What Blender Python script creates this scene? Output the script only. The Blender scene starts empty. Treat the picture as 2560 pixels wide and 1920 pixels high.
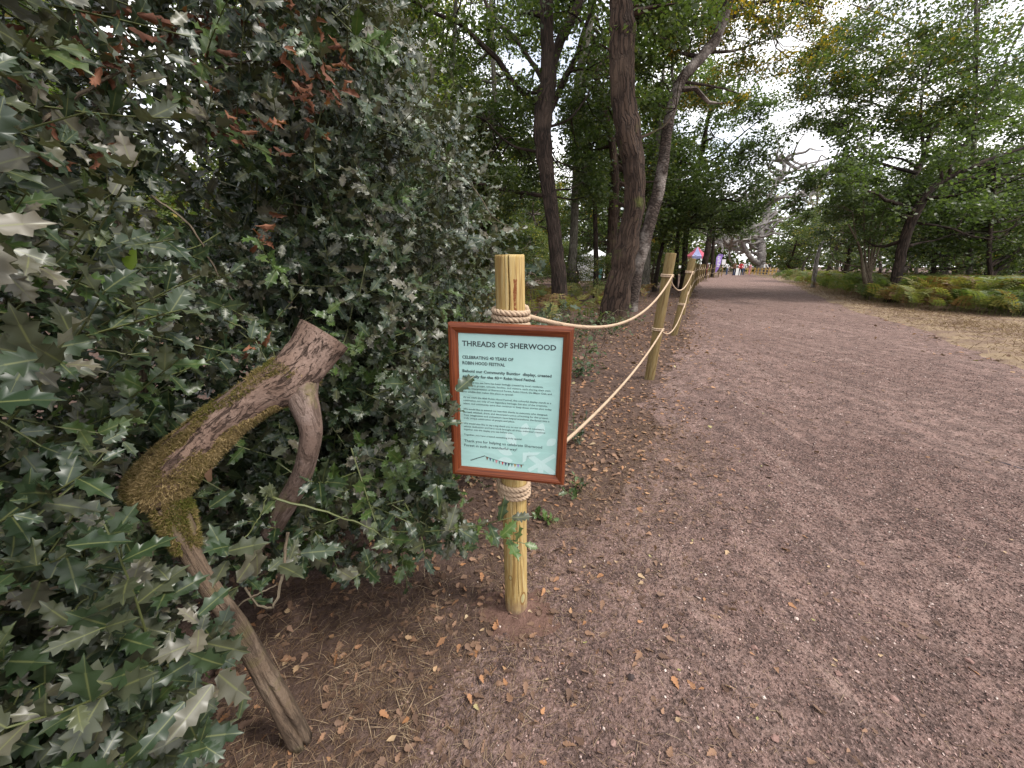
import bpy, math, random
import numpy as np
from mathutils import Vector, Matrix

# ------------------------------------------------------------------ camera, sky, sun, exposure
sc = bpy.context.scene
COL = sc.collection
H = 1.25                      # lens height in metres
FPX = 960.0                   # focal length in units of a 2560 px wide frame
PITCH = math.atan(296 / 960)
cam_d = bpy.data.cameras.new('camera')
cam = bpy.data.objects.new('camera', cam_d)
COL.objects.link(cam)
cam_d.sensor_width = 36.0
cam_d.lens = 36.0 * FPX / 2560
cam_d.clip_start = 0.02
cam_d.clip_end = 2000
cam.location = (0, 0, H)
cam.rotation_euler = (math.pi / 2 - PITCH, 0, 0)
sc.camera = cam

SUN_ELEV, SUN_AZ = 56.0, 112.0      # azimuth clockwise from +Y (the way the camera looks)
w = bpy.data.worlds.new('World')
sc.world = w
w.use_nodes = True
nt = w.node_tree
nt.nodes.clear()
out = nt.nodes.new('ShaderNodeOutputWorld')
bg = nt.nodes.new('ShaderNodeBackground')
sky = nt.nodes.new('ShaderNodeTexSky')
sky.sky_type = 'NISHITA'
sky.sun_disc = False
sky.sun_elevation = math.radians(SUN_ELEV)
sky.sun_rotation = math.radians(SUN_AZ)
sky.dust_density = 2.0
tc = nt.nodes.new('ShaderNodeTexCoord')
mp = nt.nodes.new('ShaderNodeMapping')
mp.inputs['Scale'].default_value = (1, 1, 2.2)
nz = nt.nodes.new('ShaderNodeTexNoise')
nz.inputs['Scale'].default_value = 3.0
nz.inputs['Detail'].default_value = 6
rp = nt.nodes.new('ShaderNodeValToRGB')
rp.color_ramp.elements[0].position = 0.36
rp.color_ramp.elements[0].color = (.35, .35, .35, 1)
rp.color_ramp.elements[1].position = 0.56
rp.color_ramp.elements[1].color = (1, 1, 1, 1)
mx = nt.nodes.new('ShaderNodeMix')
mx.data_type = 'RGBA'
mx.inputs[7].default_value = (9.6, 9.45, 9.5, 1)        # thin bright cloud
nt.links.new(tc.outputs['Generated'], mp.inputs['Vector'])
nt.links.new(mp.outputs['Vector'], nz.inputs['Vector'])
nt.links.new(nz.outputs['Fac'], rp.inputs['Fac'])
nt.links.new(rp.outputs['Color'], mx.inputs[0])
nt.links.new(sky.outputs['Color'], mx.inputs[6])
nt.links.new(mx.outputs[2], bg.inputs['Color'])
bg.inputs['Strength'].default_value = 0.095
nt.links.new(bg.outputs['Background'], out.inputs['Surface'])

sun_d = bpy.data.lights.new('sun', 'SUN')
sun_d.energy = 1.5
sun_d.angle = math.radians(10)
sun_d.color = (1.0, 0.95, 0.88)
sun = bpy.data.objects.new('sun', sun_d)
COL.objects.link(sun)
_e, _a = math.radians(SUN_ELEV), math.radians(SUN_AZ)
sun.rotation_euler = Vector((-math.sin(_a) * math.cos(_e), -math.cos(_a) * math.cos(_e), -math.sin(_e))).to_track_quat('-Z', 'Y').to_euler()

sc.view_settings.view_transform = 'Standard'
sc.view_settings.look = 'None'
sc.view_settings.gamma = 1.0
sc.view_settings.use_curve_mapping = False
sc.view_settings.exposure = 1.36

# ------------------------------------------------------------------ helpers
random.seed(7)
rng = np.random.default_rng(11)
_c, _s = math.cos(PITCH), math.sin(PITCH)
RV, UV_, DV = np.array([1., 0, 0]), np.array([0, _s, _c]), np.array([0, _c, -_s])
CP = np.array([0, 0, H])


def ray(px, py):
    return RV * (px - 1280) / FPX + UV_ * (960 - py) / FPX + DV


def at(px, py, zd):
    return CP + ray(px, py) * zd


def gnd(px, py, z=0.0):
    d = ray(px, py)
    return CP + d * ((z - H) / d[2])


def nrm(v):
    return v / (np.linalg.norm(v, axis=-1, keepdims=True) + 1e-12)


class MB:
    """collects triangles, vertex colours and uvs; build() links them as ONE mesh object"""

    def __init__(self):
        self.V, self.T, self.C, self.U, self.n = [], [], [], [], 0

    def add(self, V, T, C=None, U=None):
        V = np.asarray(V, float)
        T = np.asarray(T, int)
        self.V.append(V)
        self.T.append(T + self.n)
        self.C.append(np.zeros((len(V), 4)) if C is None else np.asarray(C, float))
        self.U.append(np.zeros((len(V), 2)) if U is None else np.asarray(U, float))
        self.n += len(V)
        return self

    def mesh(self, name, smooth=True):
        me = bpy.data.meshes.new(name)
        if not self.V:
            return me
        V = np.concatenate(self.V)
        T = np.concatenate(self.T)
        C = np.concatenate(self.C)
        U = np.concatenate(self.U)
        me.vertices.add(len(V))
        me.vertices.foreach_set('co', V.astype(np.float32).ravel())
        me.loops.add(T.size)
        me.loops.foreach_set('vertex_index', T.astype(np.int32).ravel())
        me.polygons.add(len(T))
        me.polygons.foreach_set('loop_start', np.arange(0, T.size, 3, dtype=np.int32))
        me.polygons.foreach_set('loop_total', np.full(len(T), 3, dtype=np.int32))
        me.polygons.foreach_set('use_smooth', np.full(len(T), smooth, dtype=bool))
        at_ = me.attributes.new('col', 'FLOAT_COLOR', 'POINT')
        at_.data.foreach_set('color', C.astype(np.float32).ravel())
        uv = me.uv_layers.new(name='UVMap')
        uv.data.foreach_set('uv', U[T.ravel()].astype(np.float32).ravel())
        me.update()
        me.validate()
        return me

    def build(self, name, mat, parent=None, smooth=True, origin=None):
        if origin is not None:
            o3 = np.asarray(origin, float)
            self.V = [v - o3 for v in self.V]
        me = self.mesh(name, smooth)
        return link(name, me, mat, parent, origin)


def link(name, me, mat, parent=None, loc=None):
    if mat is not None and len(me.materials) == 0:
        me.materials.append(mat)
    o = bpy.data.objects.new(name, me)
    COL.objects.link(o)
    if loc is not None:
        o.location = loc
    if parent is not None:
        o.parent = parent
    return o


def tag(o, label=None, cat=None, group=None, kind=None):
    if label:
        o['label'] = label
    if cat:
        o['category'] = cat
    if group:
        o['group'] = group
    if kind:
        o['kind'] = kind
    return o


def thing(name, label, cat, loc=(0, 0, 0), rz=0.0, group=None):
    o = bpy.data.objects.new(name, None)
    o.empty_display_size = 0.1
    COL.objects.link(o)
    o.location = loc
    o.rotation_euler = (0, 0, rz)
    return tag(o, label, cat, group)


def struct(o):
    o['kind'] = 'structure'
    return o


def frames(pts):
    """parallel transported frames along a polyline"""
    P = np.asarray(pts, float)
    t = np.gradient(P, axis=0)
    t = nrm(t)
    n = np.zeros_like(P)
    a = np.array([0, 0, 1.]) if abs(t[0][2]) < .9 else np.array([1., 0, 0])
    n[0] = nrm(np.cross(t[0], a))
    for i in range(1, len(P)):
        v = n[i - 1] - t[i] * (n[i - 1] @ t[i])
        n[i] = nrm(v)
    return P, t, n, np.cross(t, n)


def tube(pts, radii, seg=8, cap=True, rfun=None, col=None):
    P, t, n, b = frames(pts)
    R = np.broadcast_to(np.asarray(radii, float), (len(P),))
    th = np.linspace(0, 2 * np.pi, seg + 1)
    L = np.concatenate([[0], np.cumsum(np.linalg.norm(np.diff(P, axis=0), axis=1))])
    rr = R[:, None] * np.ones(seg + 1)
    if rfun is not None:
        rr = rr * rfun(th[None, :], L[:, None])
    V = P[:, None] + rr[..., None] * (n[:, None] * np.cos(th)[None, :, None] + b[:, None] * np.sin(th)[None, :, None])
    U = np.stack([np.broadcast_to(th * R.mean(), rr.shape), np.broadcast_to(L[:, None], rr.shape)], -1)
    k = seg + 1
    i, j = np.meshgrid(np.arange(len(P) - 1), np.arange(seg), indexing='ij')
    a0 = (i * k + j).ravel()
    T = np.concatenate([np.stack([a0, a0 + 1, a0 + k + 1], 1), np.stack([a0, a0 + k + 1, a0 + k], 1)])
    V = V.reshape(-1, 3)
    U = U.reshape(-1, 2)
    if cap:
        nv = len(V)
        V = np.concatenate([V, P[[0, -1]]])
        U = np.concatenate([U, [[0, 0], [0, L[-1]]]])
        j = np.arange(seg)
        e = (len(P) - 1) * k
        T = np.concatenate([T, np.stack([np.full(seg, nv), j + 1, j], 1), np.stack([np.full(seg, nv + 1), e + j, e + j + 1], 1)])
    C = np.zeros((len(V), 4))
    C[:, :] = (0.5, 0, 0, 1) if col is None else col
    return V, T, C, U


def spline(pts, n):
    """Catmull-Rom through points (any dimension), n samples"""
    P = np.asarray(pts, float)
    if len(P) == 2:
        return P[0] + (P[1] - P[0]) * np.linspace(0, 1, n)[:, None]
    Q = np.concatenate([[2 * P[0] - P[1]], P, [2 * P[-1] - P[-2]]])
    s = np.linspace(0, len(P) - 1 - 1e-9, n)
    i = s.astype(int)
    f = (s - i)[:, None]
    a, b, c, d = Q[i], Q[i + 1], Q[i + 2], Q[i + 3]
    return .5 * (2 * b + (c - a) * f + (2 * a - 5 * b + 4 * c - d) * f * f + (3 * b - a - 3 * c + d) * f ** 3)


def scatter(baseV, baseT, M, pos, baseC, rnd):
    """copies of one small mesh: M (n,3,3) columns = axes, pos (n,3), rnd (n,k<=4) overrides columns r,b,a of colour"""
    n, k = len(pos), len(baseV)
    V = np.einsum('nij,kj->nki', M, baseV) + pos[:, None]
    T = (baseT[None] + (np.arange(n) * k)[:, None, None]).reshape(-1, 3)
    C = np.broadcast_to(baseC, (n, k, 4)).copy()
    C[:, :, 0] = rnd[:, 0][:, None]
    C[:, :, 2] = rnd[:, 1][:, None]
    C[:, :, 3] = rnd[:, 2][:, None] if rnd.shape[1] > 2 else 1
    return V.reshape(-1, 3), T, C.reshape(-1, 4)


def axes(y, n0, scale, sx=1.0):
    y = nrm(y)
    z = nrm(n0 - (n0 * y).sum(-1, keepdims=True) * y)
    x = np.cross(y, z)
    sc_ = np.asarray(scale)[:, None]
    sxx = np.broadcast_to(np.asarray(sx, float), (len(y),))[:, None]
    return np.stack([x * sc_ * sxx, y * sc_, z * sc_], -1)


def box(x0, x1, y0, y1, z0, z1):
    V = [(x, y, z) for x in (x0, x1) for y in (y0, y1) for z in (z0, z1)]
    Q = [(0, 1, 3, 2), (4, 6, 7, 5), (0, 4, 5, 1), (2, 3, 7, 6), (0, 2, 6, 4), (1, 5, 7, 3)]
    T = []
    for a, b, c, d in Q:
        T += [(a, b, c), (a, c, d)]
    return np.array(V, float), np.array(T)


def vnoise(x, y, seed=0):
    """smooth value noise on arrays"""
    x = np.asarray(x, float)
    y = np.asarray(y, float)
    xi, yi = np.floor(x).astype(np.int64), np.floor(y).astype(np.int64)
    fx, fy = x - xi, y - yi
    fx, fy = fx * fx * (3 - 2 * fx), fy * fy * (3 - 2 * fy)

    def h(a, b):
        v = np.sin(a * 127.1 + b * 311.7 + seed * 74.7) * 43758.5453
        return v - np.floor(v)
    return (h(xi, yi) * (1 - fx) + h(xi + 1, yi) * fx) * (1 - fy) + (h(xi, yi + 1) * (1 - fx) + h(xi + 1, yi + 1) * fx) * fy


# ------------------------------------------------------------------ materials
class NT:
    def __init__(self, name):
        self.m = bpy.data.materials.new(name)
        self.m.use_nodes = True
        self.t = self.m.node_tree
        self.t.nodes.clear()
        self.o = self.t.nodes.new('ShaderNodeOutputMaterial')

    def n(self, typ, **kw):
        nd = self.t.nodes.new('ShaderNode' + typ)
        for k, v in kw.items():
            if k in nd.inputs.keys():
                nd.inputs[k].default_value = v
            else:
                setattr(nd, k, v)
        return nd

    def l(self, a, b):
        self.t.links.new(a, b)

    def coord(self, kind='Object', scale=(1, 1, 1)):
        c = self.n('TexCoord')
        m = self.n('Mapping')
        m.inputs['Scale'].default_value = scale
        self.l(c.outputs[kind], m.inputs['Vector'])
        return m.outputs['Vector']

    def noise(self, vec, scale, detail=5, rough=.6, dist=0.):
        nd = self.n('TexNoise')
        nd.inputs['Scale'].default_value = scale
        nd.inputs['Detail'].default_value = detail
        nd.inputs['Roughness'].default_value = rough
        nd.inputs['Distortion'].default_value = dist
        if vec is not None:
            self.l(vec, nd.inputs['Vector'])
        return nd.outputs['Fac']

    def ramp(self, fac, stops, interp='LINEAR'):
        r = self.n('ValToRGB')
        r.color_ramp.interpolation = interp
        e = r.color_ramp.elements
        while len(e) < len(stops):
            e.new(.5)
        for i, (p, c) in enumerate(stops):
            e[i].position = p
            c = c if isinstance(c, (tuple, list)) else (c, c, c)
            e[i].color = (c[0], c[1], c[2], 1)
        self.l(fac, r.inputs['Fac'])
        return r.outputs['Color']

    def mix(self, fac, a, b, mode='MIX'):
        m = self.n('Mix')
        m.data_type = 'RGBA'
        m.blend_type = mode
        for sock, v in ((m.inputs[0], fac), (m.inputs[6], a), (m.inputs[7], b)):
            if isinstance(v, bpy.types.NodeSocket):
                self.l(v, sock)
            elif isinstance(v, (tuple, list)):
                sock.default_value = (v[0], v[1], v[2], 1)
            else:
                sock.default_value = v
        return m.outputs[2]

    def math(self, op, a, b=0.0, c=0.0):
        m = self.n('Math')
        m.operation = op
        for sock, v in zip(m.inputs, (a, b, c)):
            if isinstance(v, bpy.types.NodeSocket):
                self.l(v, sock)
            else:
                sock.default_value = v
        return m.outputs[0]

    def attr(self, name='col'):
        a = self.n('Attribute')
        a.attribute_name = name
        s = self.n('SeparateColor')
        self.l(a.outputs['Color'], s.inputs['Color'])
        return s.outputs[0], s.outputs[1], s.outputs[2], a

    def bsdf(self, color, rough=.8, bump=None, bstr=.3, bdist=.01, spec=.5, coat=0.0):
        p = self.n('BsdfPrincipled')
        if isinstance(color, bpy.types.NodeSocket):
            self.l(color, p.inputs['Base Color'])
        else:
            p.inputs['Base Color'].default_value = (*color, 1)
        if isinstance(rough, bpy.types.NodeSocket):
            self.l(rough, p.inputs['Roughness'])
        else:
            p.inputs['Roughness'].default_value = rough
        p.inputs['Specular IOR Level'].default_value = spec
        p.inputs['Coat Weight'].default_value = coat
        if bump is not None:
            b = self.n('Bump')
            b.inputs['Strength'].default_value = bstr
            b.inputs['Distance'].default_value = bdist
            self.l(bump, b.inputs['Height'])
            self.l(b.outputs['Normal'], p.inputs['Normal'])
        return p

    def done(self, sh):
        self.l(sh if isinstance(sh, bpy.types.NodeSocket) else sh.outputs[0], self.o.inputs['Surface'])
        return self.m


def leaf_mat(name, stops, rough=.5, spec=.4, trans=.3, back=None, midrib=None, warm=None):
    """colour by the per-leaf random value; a little light passes through"""
    t = NT(name)
    r, g, b, a = t.attr()
    c = t.ramp(r, stops)
    if warm is not None:
        c = t.mix(b, c, warm)
    if midrib is not None:
        f = t.ramp(g, [(.86, 0), (.97, 1)])
        c = t.mix(t.math('MULTIPLY', f, .55), c, midrib)
    if back is not None:
        gm = t.n('NewGeometry')
        c = t.mix(gm.outputs['Backfacing'], c, back)
    p = t.bsdf(c, rough, spec=spec)
    tl = t.n('BsdfTranslucent')
    t.l(t.mix(1.0, c, (1.5, 1.7, .8), 'MULTIPLY'), tl.inputs['Color'])
    ms = t.n('MixShader')
    ms.inputs[0].default_value = trans
    t.l(p.outputs[0], ms.inputs[1])
    t.l(tl.outputs[0], ms.inputs[2])
    return t.done(ms.outputs[0])


def bark_mat(name, dark, mid, light, sx=26, sy=5, moss=None, strength=.9, rw=.2, wobble=1.6):
    t = NT(name)
    uv = t.coord('UV', (1, 1, 1))
    m = t.n('Mapping')
    m.inputs['Scale'].default_value = (sx, sy, 1)
    t.l(uv, m.inputs['Vector'])
    ob = t.coord('Object')
    wob = t.noise(ob, 3.0, 3)
    vm = t.n('VectorMath')
    vm.operation = 'ADD'
    t.l(m.outputs['Vector'], vm.inputs[0])
    cmb = t.n('CombineXYZ')
    t.l(t.math('MULTIPLY', wob, wobble), cmb.inputs[0])
    t.l(t.math('MULTIPLY', t.noise(ob, 11.0, 3), wobble * .6), cmb.inputs[1])
    t.l(cmb.outputs[0], vm.inputs[1])
    v = t.n('TexVoronoi')
    v.feature = 'DISTANCE_TO_EDGE'
    v.inputs['Scale'].default_value = 1.0
    t.l(vm.outputs[0], v.inputs['Vector'])
    ridge = t.ramp(v.outputs['Distance'], [(0, 0), (rw, 1)])
    fine = t.noise(ob, 60, 5)
    big = t.noise(ob, 1.7, 4)
    c = t.mix(ridge, dark, mid)
    c = t.mix(t.math('MULTIPLY', t.ramp(big, [(.48, 0), (.66, 1)]), .7), c, light)
    c = t.mix(t.math('MULTIPLY', fine, .5), c, dark)
    if moss is not None:
        mm = t.noise(ob, 2.3, 5)
        c = t.mix(t.ramp(mm, [(.58, 0), (.7, .75)]), c, moss)
    hgt = t.math('ADD', ridge, t.math('MULTIPLY', fine, .5))
    return t.done(t.bsdf(c, .92, hgt, strength, .018, spec=.2))


def wood_mat(name, dark, mid, light, sx, sy, strength=.8, lo=.40, hi=.52, moss=None):
    t = NT(name)
    uv = t.coord('UV', (sx, sy, 1))
    ob = t.coord('Object')
    f1 = t.noise(uv, 1.0, 5, .62, 1.2)
    f2 = t.noise(t.coord('UV', (sx * 2.3, sy * 4.5, 1)), 1.0, 4, .6, .8)
    fine = t.noise(ob, 170, 4, .7)
    big = t.noise(ob, 9, 4)
    fis = t.math('MULTIPLY', t.ramp(f1, [(lo, 0), (hi, 1)]), t.ramp(f2, [(lo - .06, .25), (hi - .05, 1)]))
    c = t.mix(fis, dark, mid)
    c = t.mix(t.math('MULTIPLY', t.ramp(big, [(.45, 0), (.65, 1)]), .75), c, t.mix(fis, dark, light))
    c = t.mix(t.ramp(fine, [(.3, .5), (.6, 0)]), c, tuple(x * .55 for x in mid))
    if moss is not None:
        c = t.mix(t.ramp(t.noise(ob, 14, 5), [(.56, 0), (.68, .7)]), c, moss)
    return t.done(t.bsdf(c, .92, t.math('ADD', fis, t.math('MULTIPLY', fine, .4)), strength, .008, spec=.2))


M = {}
# ground
t = NT('path_dirt')
ob = t.coord('Object')
n1 = t.noise(ob, .55, 4)
n2 = t.noise(ob, 9, 6, .7)
n3 = t.noise(ob, 95, 4, .7)
vor = t.n('TexVoronoi')
vor.inputs['Scale'].default_value = 85
t.l(ob, vor.inputs['Vector'])
c = t.ramp(n1, [(.3, (.19, .121, .100)), (.7, (.295, .197, .167))])
rot = t.n('Mapping')
rot.inputs['Rotation'].default_value = (0, 0, .50)
rot.inputs['Scale'].default_value = (5.5, .55, 1)
t.l(ob, rot.inputs['Vector'])
scuff = t.noise(rot.outputs['Vector'], 1.0, 5, .6, .7)
c = t.mix(t.ramp(scuff, [(.52, 0), (.66, .7)]), c, (.34, .243, .205))
c = t.mix(t.ramp(scuff, [(.34, .65), (.47, 0)]), c, (.105, .070, .062))
c = t.mix(t.ramp(n2, [(.40, .85), (.58, 0)]), c, (.080, .054, .046))
n4 = t.noise(ob, 38, 4, .7)
c = t.mix(t.ramp(n4, [(.38, .8), (.50, 0)]), c, (.060, .041, .036))
c = t.mix(t.math('MULTIPLY', t.ramp(n3, [(.50, 0), (.64, 1)]), .55), c, (.38, .265, .235))
c = t.mix(t.ramp(n3, [(.36, .6), (.46, 0)]), c, (.060, .041, .036))
spk = t.ramp(vor.outputs['Distance'], [(.0, 1), (.30, 0)])
sc1 = t.n('SeparateColor')
t.l(vor.outputs['Color'], sc1.inputs['Color'])
c = t.mix(t.math('MULTIPLY', spk, t.ramp(sc1.outputs[0], [(.55, 0), (.62, .8)])), c, (.30, .17, .14))
c = t.mix(t.math('MULTIPLY', spk, t.ramp(sc1.outputs[1], [(.8, 0), (.85, .9)])), c, (.045, .035, .035))
hh = t.math('ADD', t.math('MULTIPLY', t.math('ADD', n2, n4), 1.1), t.math('ADD', n3, t.math('MULTIPLY', spk, .5)))
M['path'] = t.done(t.bsdf(c, .95, hh, 1.0, .014, spec=.15))

t = NT('forest_floor')
ob = t.coord('Object')
n1 = t.noise(ob, 1.1, 5)
n2 = t.noise(ob, 24, 6, .75)
n3 = t.noise(ob, 120, 3, .7)
c = t.ramp(n2, [(.28, (.050, .033, .027)), (.5, (.125, .082, .067)), (.72, (.225, .152, .126))])
c = t.mix(t.ramp(n1, [(.45, 0), (.7, .5)]), c, (.11, .072, .052))
c = t.mix(t.math('MULTIPLY', n3, .4), c, (.04, .028, .02))
M['floor'] = t.done(t.bsdf(c, .95, t.math('ADD', n2, n3), .9, .02, spec=.1))

t = NT('dry_verge')
ob = t.coord('Object')
n1 = t.noise(ob, 2.0, 5)
n2 = t.noise(ob, 40, 6, .75)
c = t.ramp(n2, [(.3, (.115, .08, .056)), (.52, (.25, .185, .118)), (.72, (.38, .295, .195))])
c = t.mix(t.ramp(n1, [(.42, .85), (.56, 0)]), c, (.15, .102, .08))
M['verge'] = t.done(t.bsdf(c, .95, n2, .8, .02, spec=.1))

# timber posts


def post_mat(name, stain=False, old=0.0):
    t = NT(name)
    uv = t.coord('UV')
    ob = t.coord('Object')
    m = t.n('Mapping')
    m.inputs['Scale'].default_value = (70, 2.6, 1)
    t.l(uv, m.inputs['Vector'])
    g1 = t.noise(m.outputs['Vector'], 1.6, 6, .6, 1.4)
    m2 = t.n('Mapping')
    m2.inputs['Scale'].default_value = (22, 1.4, 1)
    t.l(uv, m2.inputs['Vector'])
    g2 = t.noise(m2.outputs['Vector'], 1.3, 4, .55, 2.5)
    g3 = t.noise(ob, 9, 4)
    a, b, c_ = (.42, .30, .118), (.33, .225, .078), (.45, .36, .18)
    k = 1 - .85 * old
    a, b, c_ = [tuple(x * k * (1, .98, .95)[i] for i, x in enumerate(q)) for q in (a, b, c_)]
    c = t.ramp(g1, [(.36, b), (.5, a), (.64, c_)])
    c = t.mix(t.ramp(t.noise(m.outputs['Vector'], 3.1, 4, .6, .6), [(.56, 0), (.66, .55)]), c, (.22 * k, .14 * k, .05 * k))
    c = t.mix(t.ramp(g2, [(.52, 0), (.62, .75)]), c, (.20 * k, .115 * k, .035 * k))
    c = t.mix(t.ramp(g2, [(.30, .5), (.40, 0)]), c, (.36 * k, .34 * k, .14 * k))
    c = t.mix(t.ramp(g3, [(.55, 0), (.75, .45)]), c, (.25 * k, .24 * k, .13 * k))
    if stain:
        s = t.n('SeparateXYZ')
        t.l(ob, s.inputs[0])
        wob = t.noise(ob, 26, 4)
        # a drip of resin running down the front below the post top
        dx = t.math('ABSOLUTE', t.math('SUBTRACT', t.math('ADD', s.outputs[0], t.math('MULTIPLY', t.math('SUBTRACT', wob, .5), .020)), -.010))
        wd = t.math('LESS_THAN', dx, .0046)
        inz = t.math('MULTIPLY', t.math('GREATER_THAN', s.outputs[2], 1.03), t.math('LESS_THAN', s.outputs[2], 1.215))
        fr = t.math('LESS_THAN', s.outputs[1], 0)
        f = t.math('MULTIPLY', t.math('MULTIPLY', wd, inz), fr)
        c = t.mix(t.math('MULTIPLY', f, t.ramp(t.noise(ob, 90, 3), [(.34, .35), (.5, 1)])), c, (.17, .052, .014))
        mud = t.math('MULTIPLY', t.ramp(t.math('ADD', s.outputs[2], t.math('MULTIPLY', t.noise(ob, 40, 5), .12)), [(.07, .85), (.15, 0)]), 1.0)
        c = t.mix(mud, c, (.16, .10, .08))
        # two knots near the foot
        for (kx, kz, rx, rz_) in ((.022, .085, .009, .026), (-.024, .185, .006, .010)):
            ex = t.math('DIVIDE', t.math('SUBTRACT', s.outputs[0], kx), rx)
            ez = t.math('DIVIDE', t.math('SUBTRACT', s.outputs[2], kz), rz_)
            rr = t.math('ADD', t.math('MULTIPLY', ex, ex), t.math('MULTIPLY', ez, ez))
            c = t.mix(t.math('MULTIPLY', t.ramp(rr, [(.55, 0), (.8, .9), (1.0, .9)]), t.math('MULTIPLY', t.math('LESS_THAN', rr, 1.3), fr)), c, (.19, .10, .03))
            c = t.mix(t.math('MULTIPLY', t.math('LESS_THAN', rr, .55), t.math('MULTIPLY', fr, .6)), c, (.36, .36, .20))
    return t.done(t.bsdf(c, .72, t.math('ADD', g1, g2), .35, .004, spec=.3))


M['post'] = post_mat('treated_timber', True)
M['post_old'] = post_mat('weathered_timber', False, .66)

t = NT('rope')
ob = t.coord('UV', (900, 160, 1))
f = t.noise(ob, 1.0, 4, .7)
big = t.noise(t.coord('Object'), 14, 3)
c = t.ramp(f, [(.3, (.30, .215, .14)), (.6, (.50, .375, .265)), (.8, (.60, .47, .35))])
c = t.mix(t.ramp(big, [(.45, 0), (.8, .4)]), c, (.33, .25, .17))
M['rope'] = t.done(t.bsdf(c, .85, f, .5, .002, spec=.2))

t = NT('frame_wood')
uv = t.coord('UV', (1, 1, 1))
m = t.n('Mapping')
m.inputs['Scale'].default_value = (330, 7, 1)
t.l(uv, m.inputs['Vector'])
g = t.noise(m.outputs['Vector'], 1.0, 5, .65, .6)
c = t.ramp(g, [(.3, (.048, .010, .004)), (.5, (.14, .032, .010)), (.72, (.24, .066, .020))])
M['frame'] = t.done(t.bsdf(c, .45, g, .3, .001, spec=.35))

t = NT('printed_paper')
ob = t.coord('Object')
n1 = t.noise(ob, 5, 3)
n2 = t.noise(ob, 60, 4)
wv = t.noise(t.coord('Object', (4, 1, 16)), 1.6, 3, .5, .6)
c = t.ramp(n1, [(.35, (.36, .62, .57)), (.65, (.44, .69, .65))])
sp = t.n('SeparateXYZ')
t.l(ob, sp.inputs[0])
c = t.mix(t.ramp(t.math('ADD', t.math('MULTIPLY', sp.outputs[2], 1.6), t.math('MULTIPLY', n1, .3)), [(.0, .0), (.5, .55)]), c, (.50, .73, .71))
c = t.mix(t.math('MULTIPLY', n2, .2), c, (.34, .55, .50))
M['paper'] = t.done(t.bsdf(c, .45, wv, .35, .006, spec=.45))


def plain(name, col, rough=.6, spec=.4, nscale=12, amt=.25, bump=.15):
    t = NT(name)
    ob = t.coord('Object')
    n_ = t.noise(ob, nscale, 4)
    c = t.mix(t.math('MULTIPLY', n_, amt), col, tuple(x * .55 for x in col))
    return t.done(t.bsdf(c, rough, n_, bump, .005, spec=spec))


M['ink'] = plain('printing_ink', (.040, .060, .062), .5, .3, 200, .1)
M['ink_soft'] = plain('printing_ink_small', (.055, .08, .08), .5, .3, 200, .1)
M['emblem'] = plain('pale_print', (.56, .77, .74), .5, .4, 60, .12)
M['white'] = plain('white_canvas', (.78, .78, .77), .7, .3, 3, .15)
M['tent_red'] = plain('pinkish_red_canvas', (.60, .13, .19), .8, .2, 4, .2)
M['lilac'] = plain('lilac_canvas', (.42, .44, .72), .8, .2, 4, .2)
M['teal'] = plain('teal_canvas', (.10, .28, .26), .7, .3, 3, .2)
M['red'] = plain('red_cloth', (.55, .05, .06), .8, .2, 4, .2)
M['blue'] = plain('blue_cloth', (.22, .28, .62), .8, .2, 4, .2)
M['purple'] = plain('purple_cloth', (.36, .24, .62), .7, .2, 4, .2)
M['dark'] = plain('dark_cloth', (.035, .035, .045), .9, .2, 20, .3)
M['skin'] = plain('skin', (.55, .34, .25), .6, .4, 30, .15)
M['hair'] = plain('hair', (.06, .04, .03), .7, .3, 60, .3)
M['brown_cloth'] = plain('brown_cloth', (.20, .11, .07), .9, .2, 20, .3)
M['pink'] = plain('pink_cloth', (.62, .28, .30), .9, .2, 20, .2)
M['denim'] = plain('denim', (.08, .11, .20), .9, .2, 30, .3)
M['rail'] = plain('yellow_rail_timber', (.50, .34, .12), .8, .2, 8, .3)
M['metal'] = plain('grey_metal', (.25, .26, .27), .5, .5, 20, .2)

M['oak_bark'] = bark_mat('oak_bark', (.014, .009, .007), (.064, .041, .029), (.108, .073, .051), 17, 2.6, (.075, .085, .02), 1.0, .17)
M['oak_bark_dark'] = bark_mat('oak_bark_dark', (.012, .009, .007), (.050, .034, .026), (.078, .055, .042), 19, 3, None, 1.0)
M['birch_bark'] = bark_mat('birch_bark', (.022, .016, .013), (.085, .064, .053), (.42, .37, .33), 9, 16, None, .6)
M['grey_bark'] = bark_mat('grey_bark', (.05, .045, .035), (.16, .145, .115), (.24, .22, .18), 20, 4, None, .6)
M['dead_wood'] = bark_mat('dead_wood', (.10, .09, .085), (.33, .30, .28), (.50, .47, .44), 14, 3, None, .7)
M['twig'] = bark_mat('twig_bark', (.05, .038, .026), (.15, .115, .08), (.20, .17, .12), 60, 12, None, .4)
M['green_stem'] = plain('green_stem', (.10, .115, .038), .55, .4, 9, .9)
M['log_bark'] = wood_mat('log_bark', (.055, .036, .028), (.185, .122, .094), (.29, .207, .17), 75, 20, 1.0, .36, .47)
M['smooth_bark'] = wood_mat('smooth_bark', (.085, .058, .045), (.165, .113, .09), (.26, .20, .175), 45, 11, .5, .36, .5, (.13, .11, .05))
M['pole_bark'] = wood_mat('pole_bark', (.065, .046, .033), (.142, .100, .069), (.205, .156, .115), 60, 5, .6, .36, .5, (.12, .10, .045))
M['cut_wood'] = plain('cut_wood', (.33, .23, .175), .85, .2, 50, .7, .5)

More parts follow.
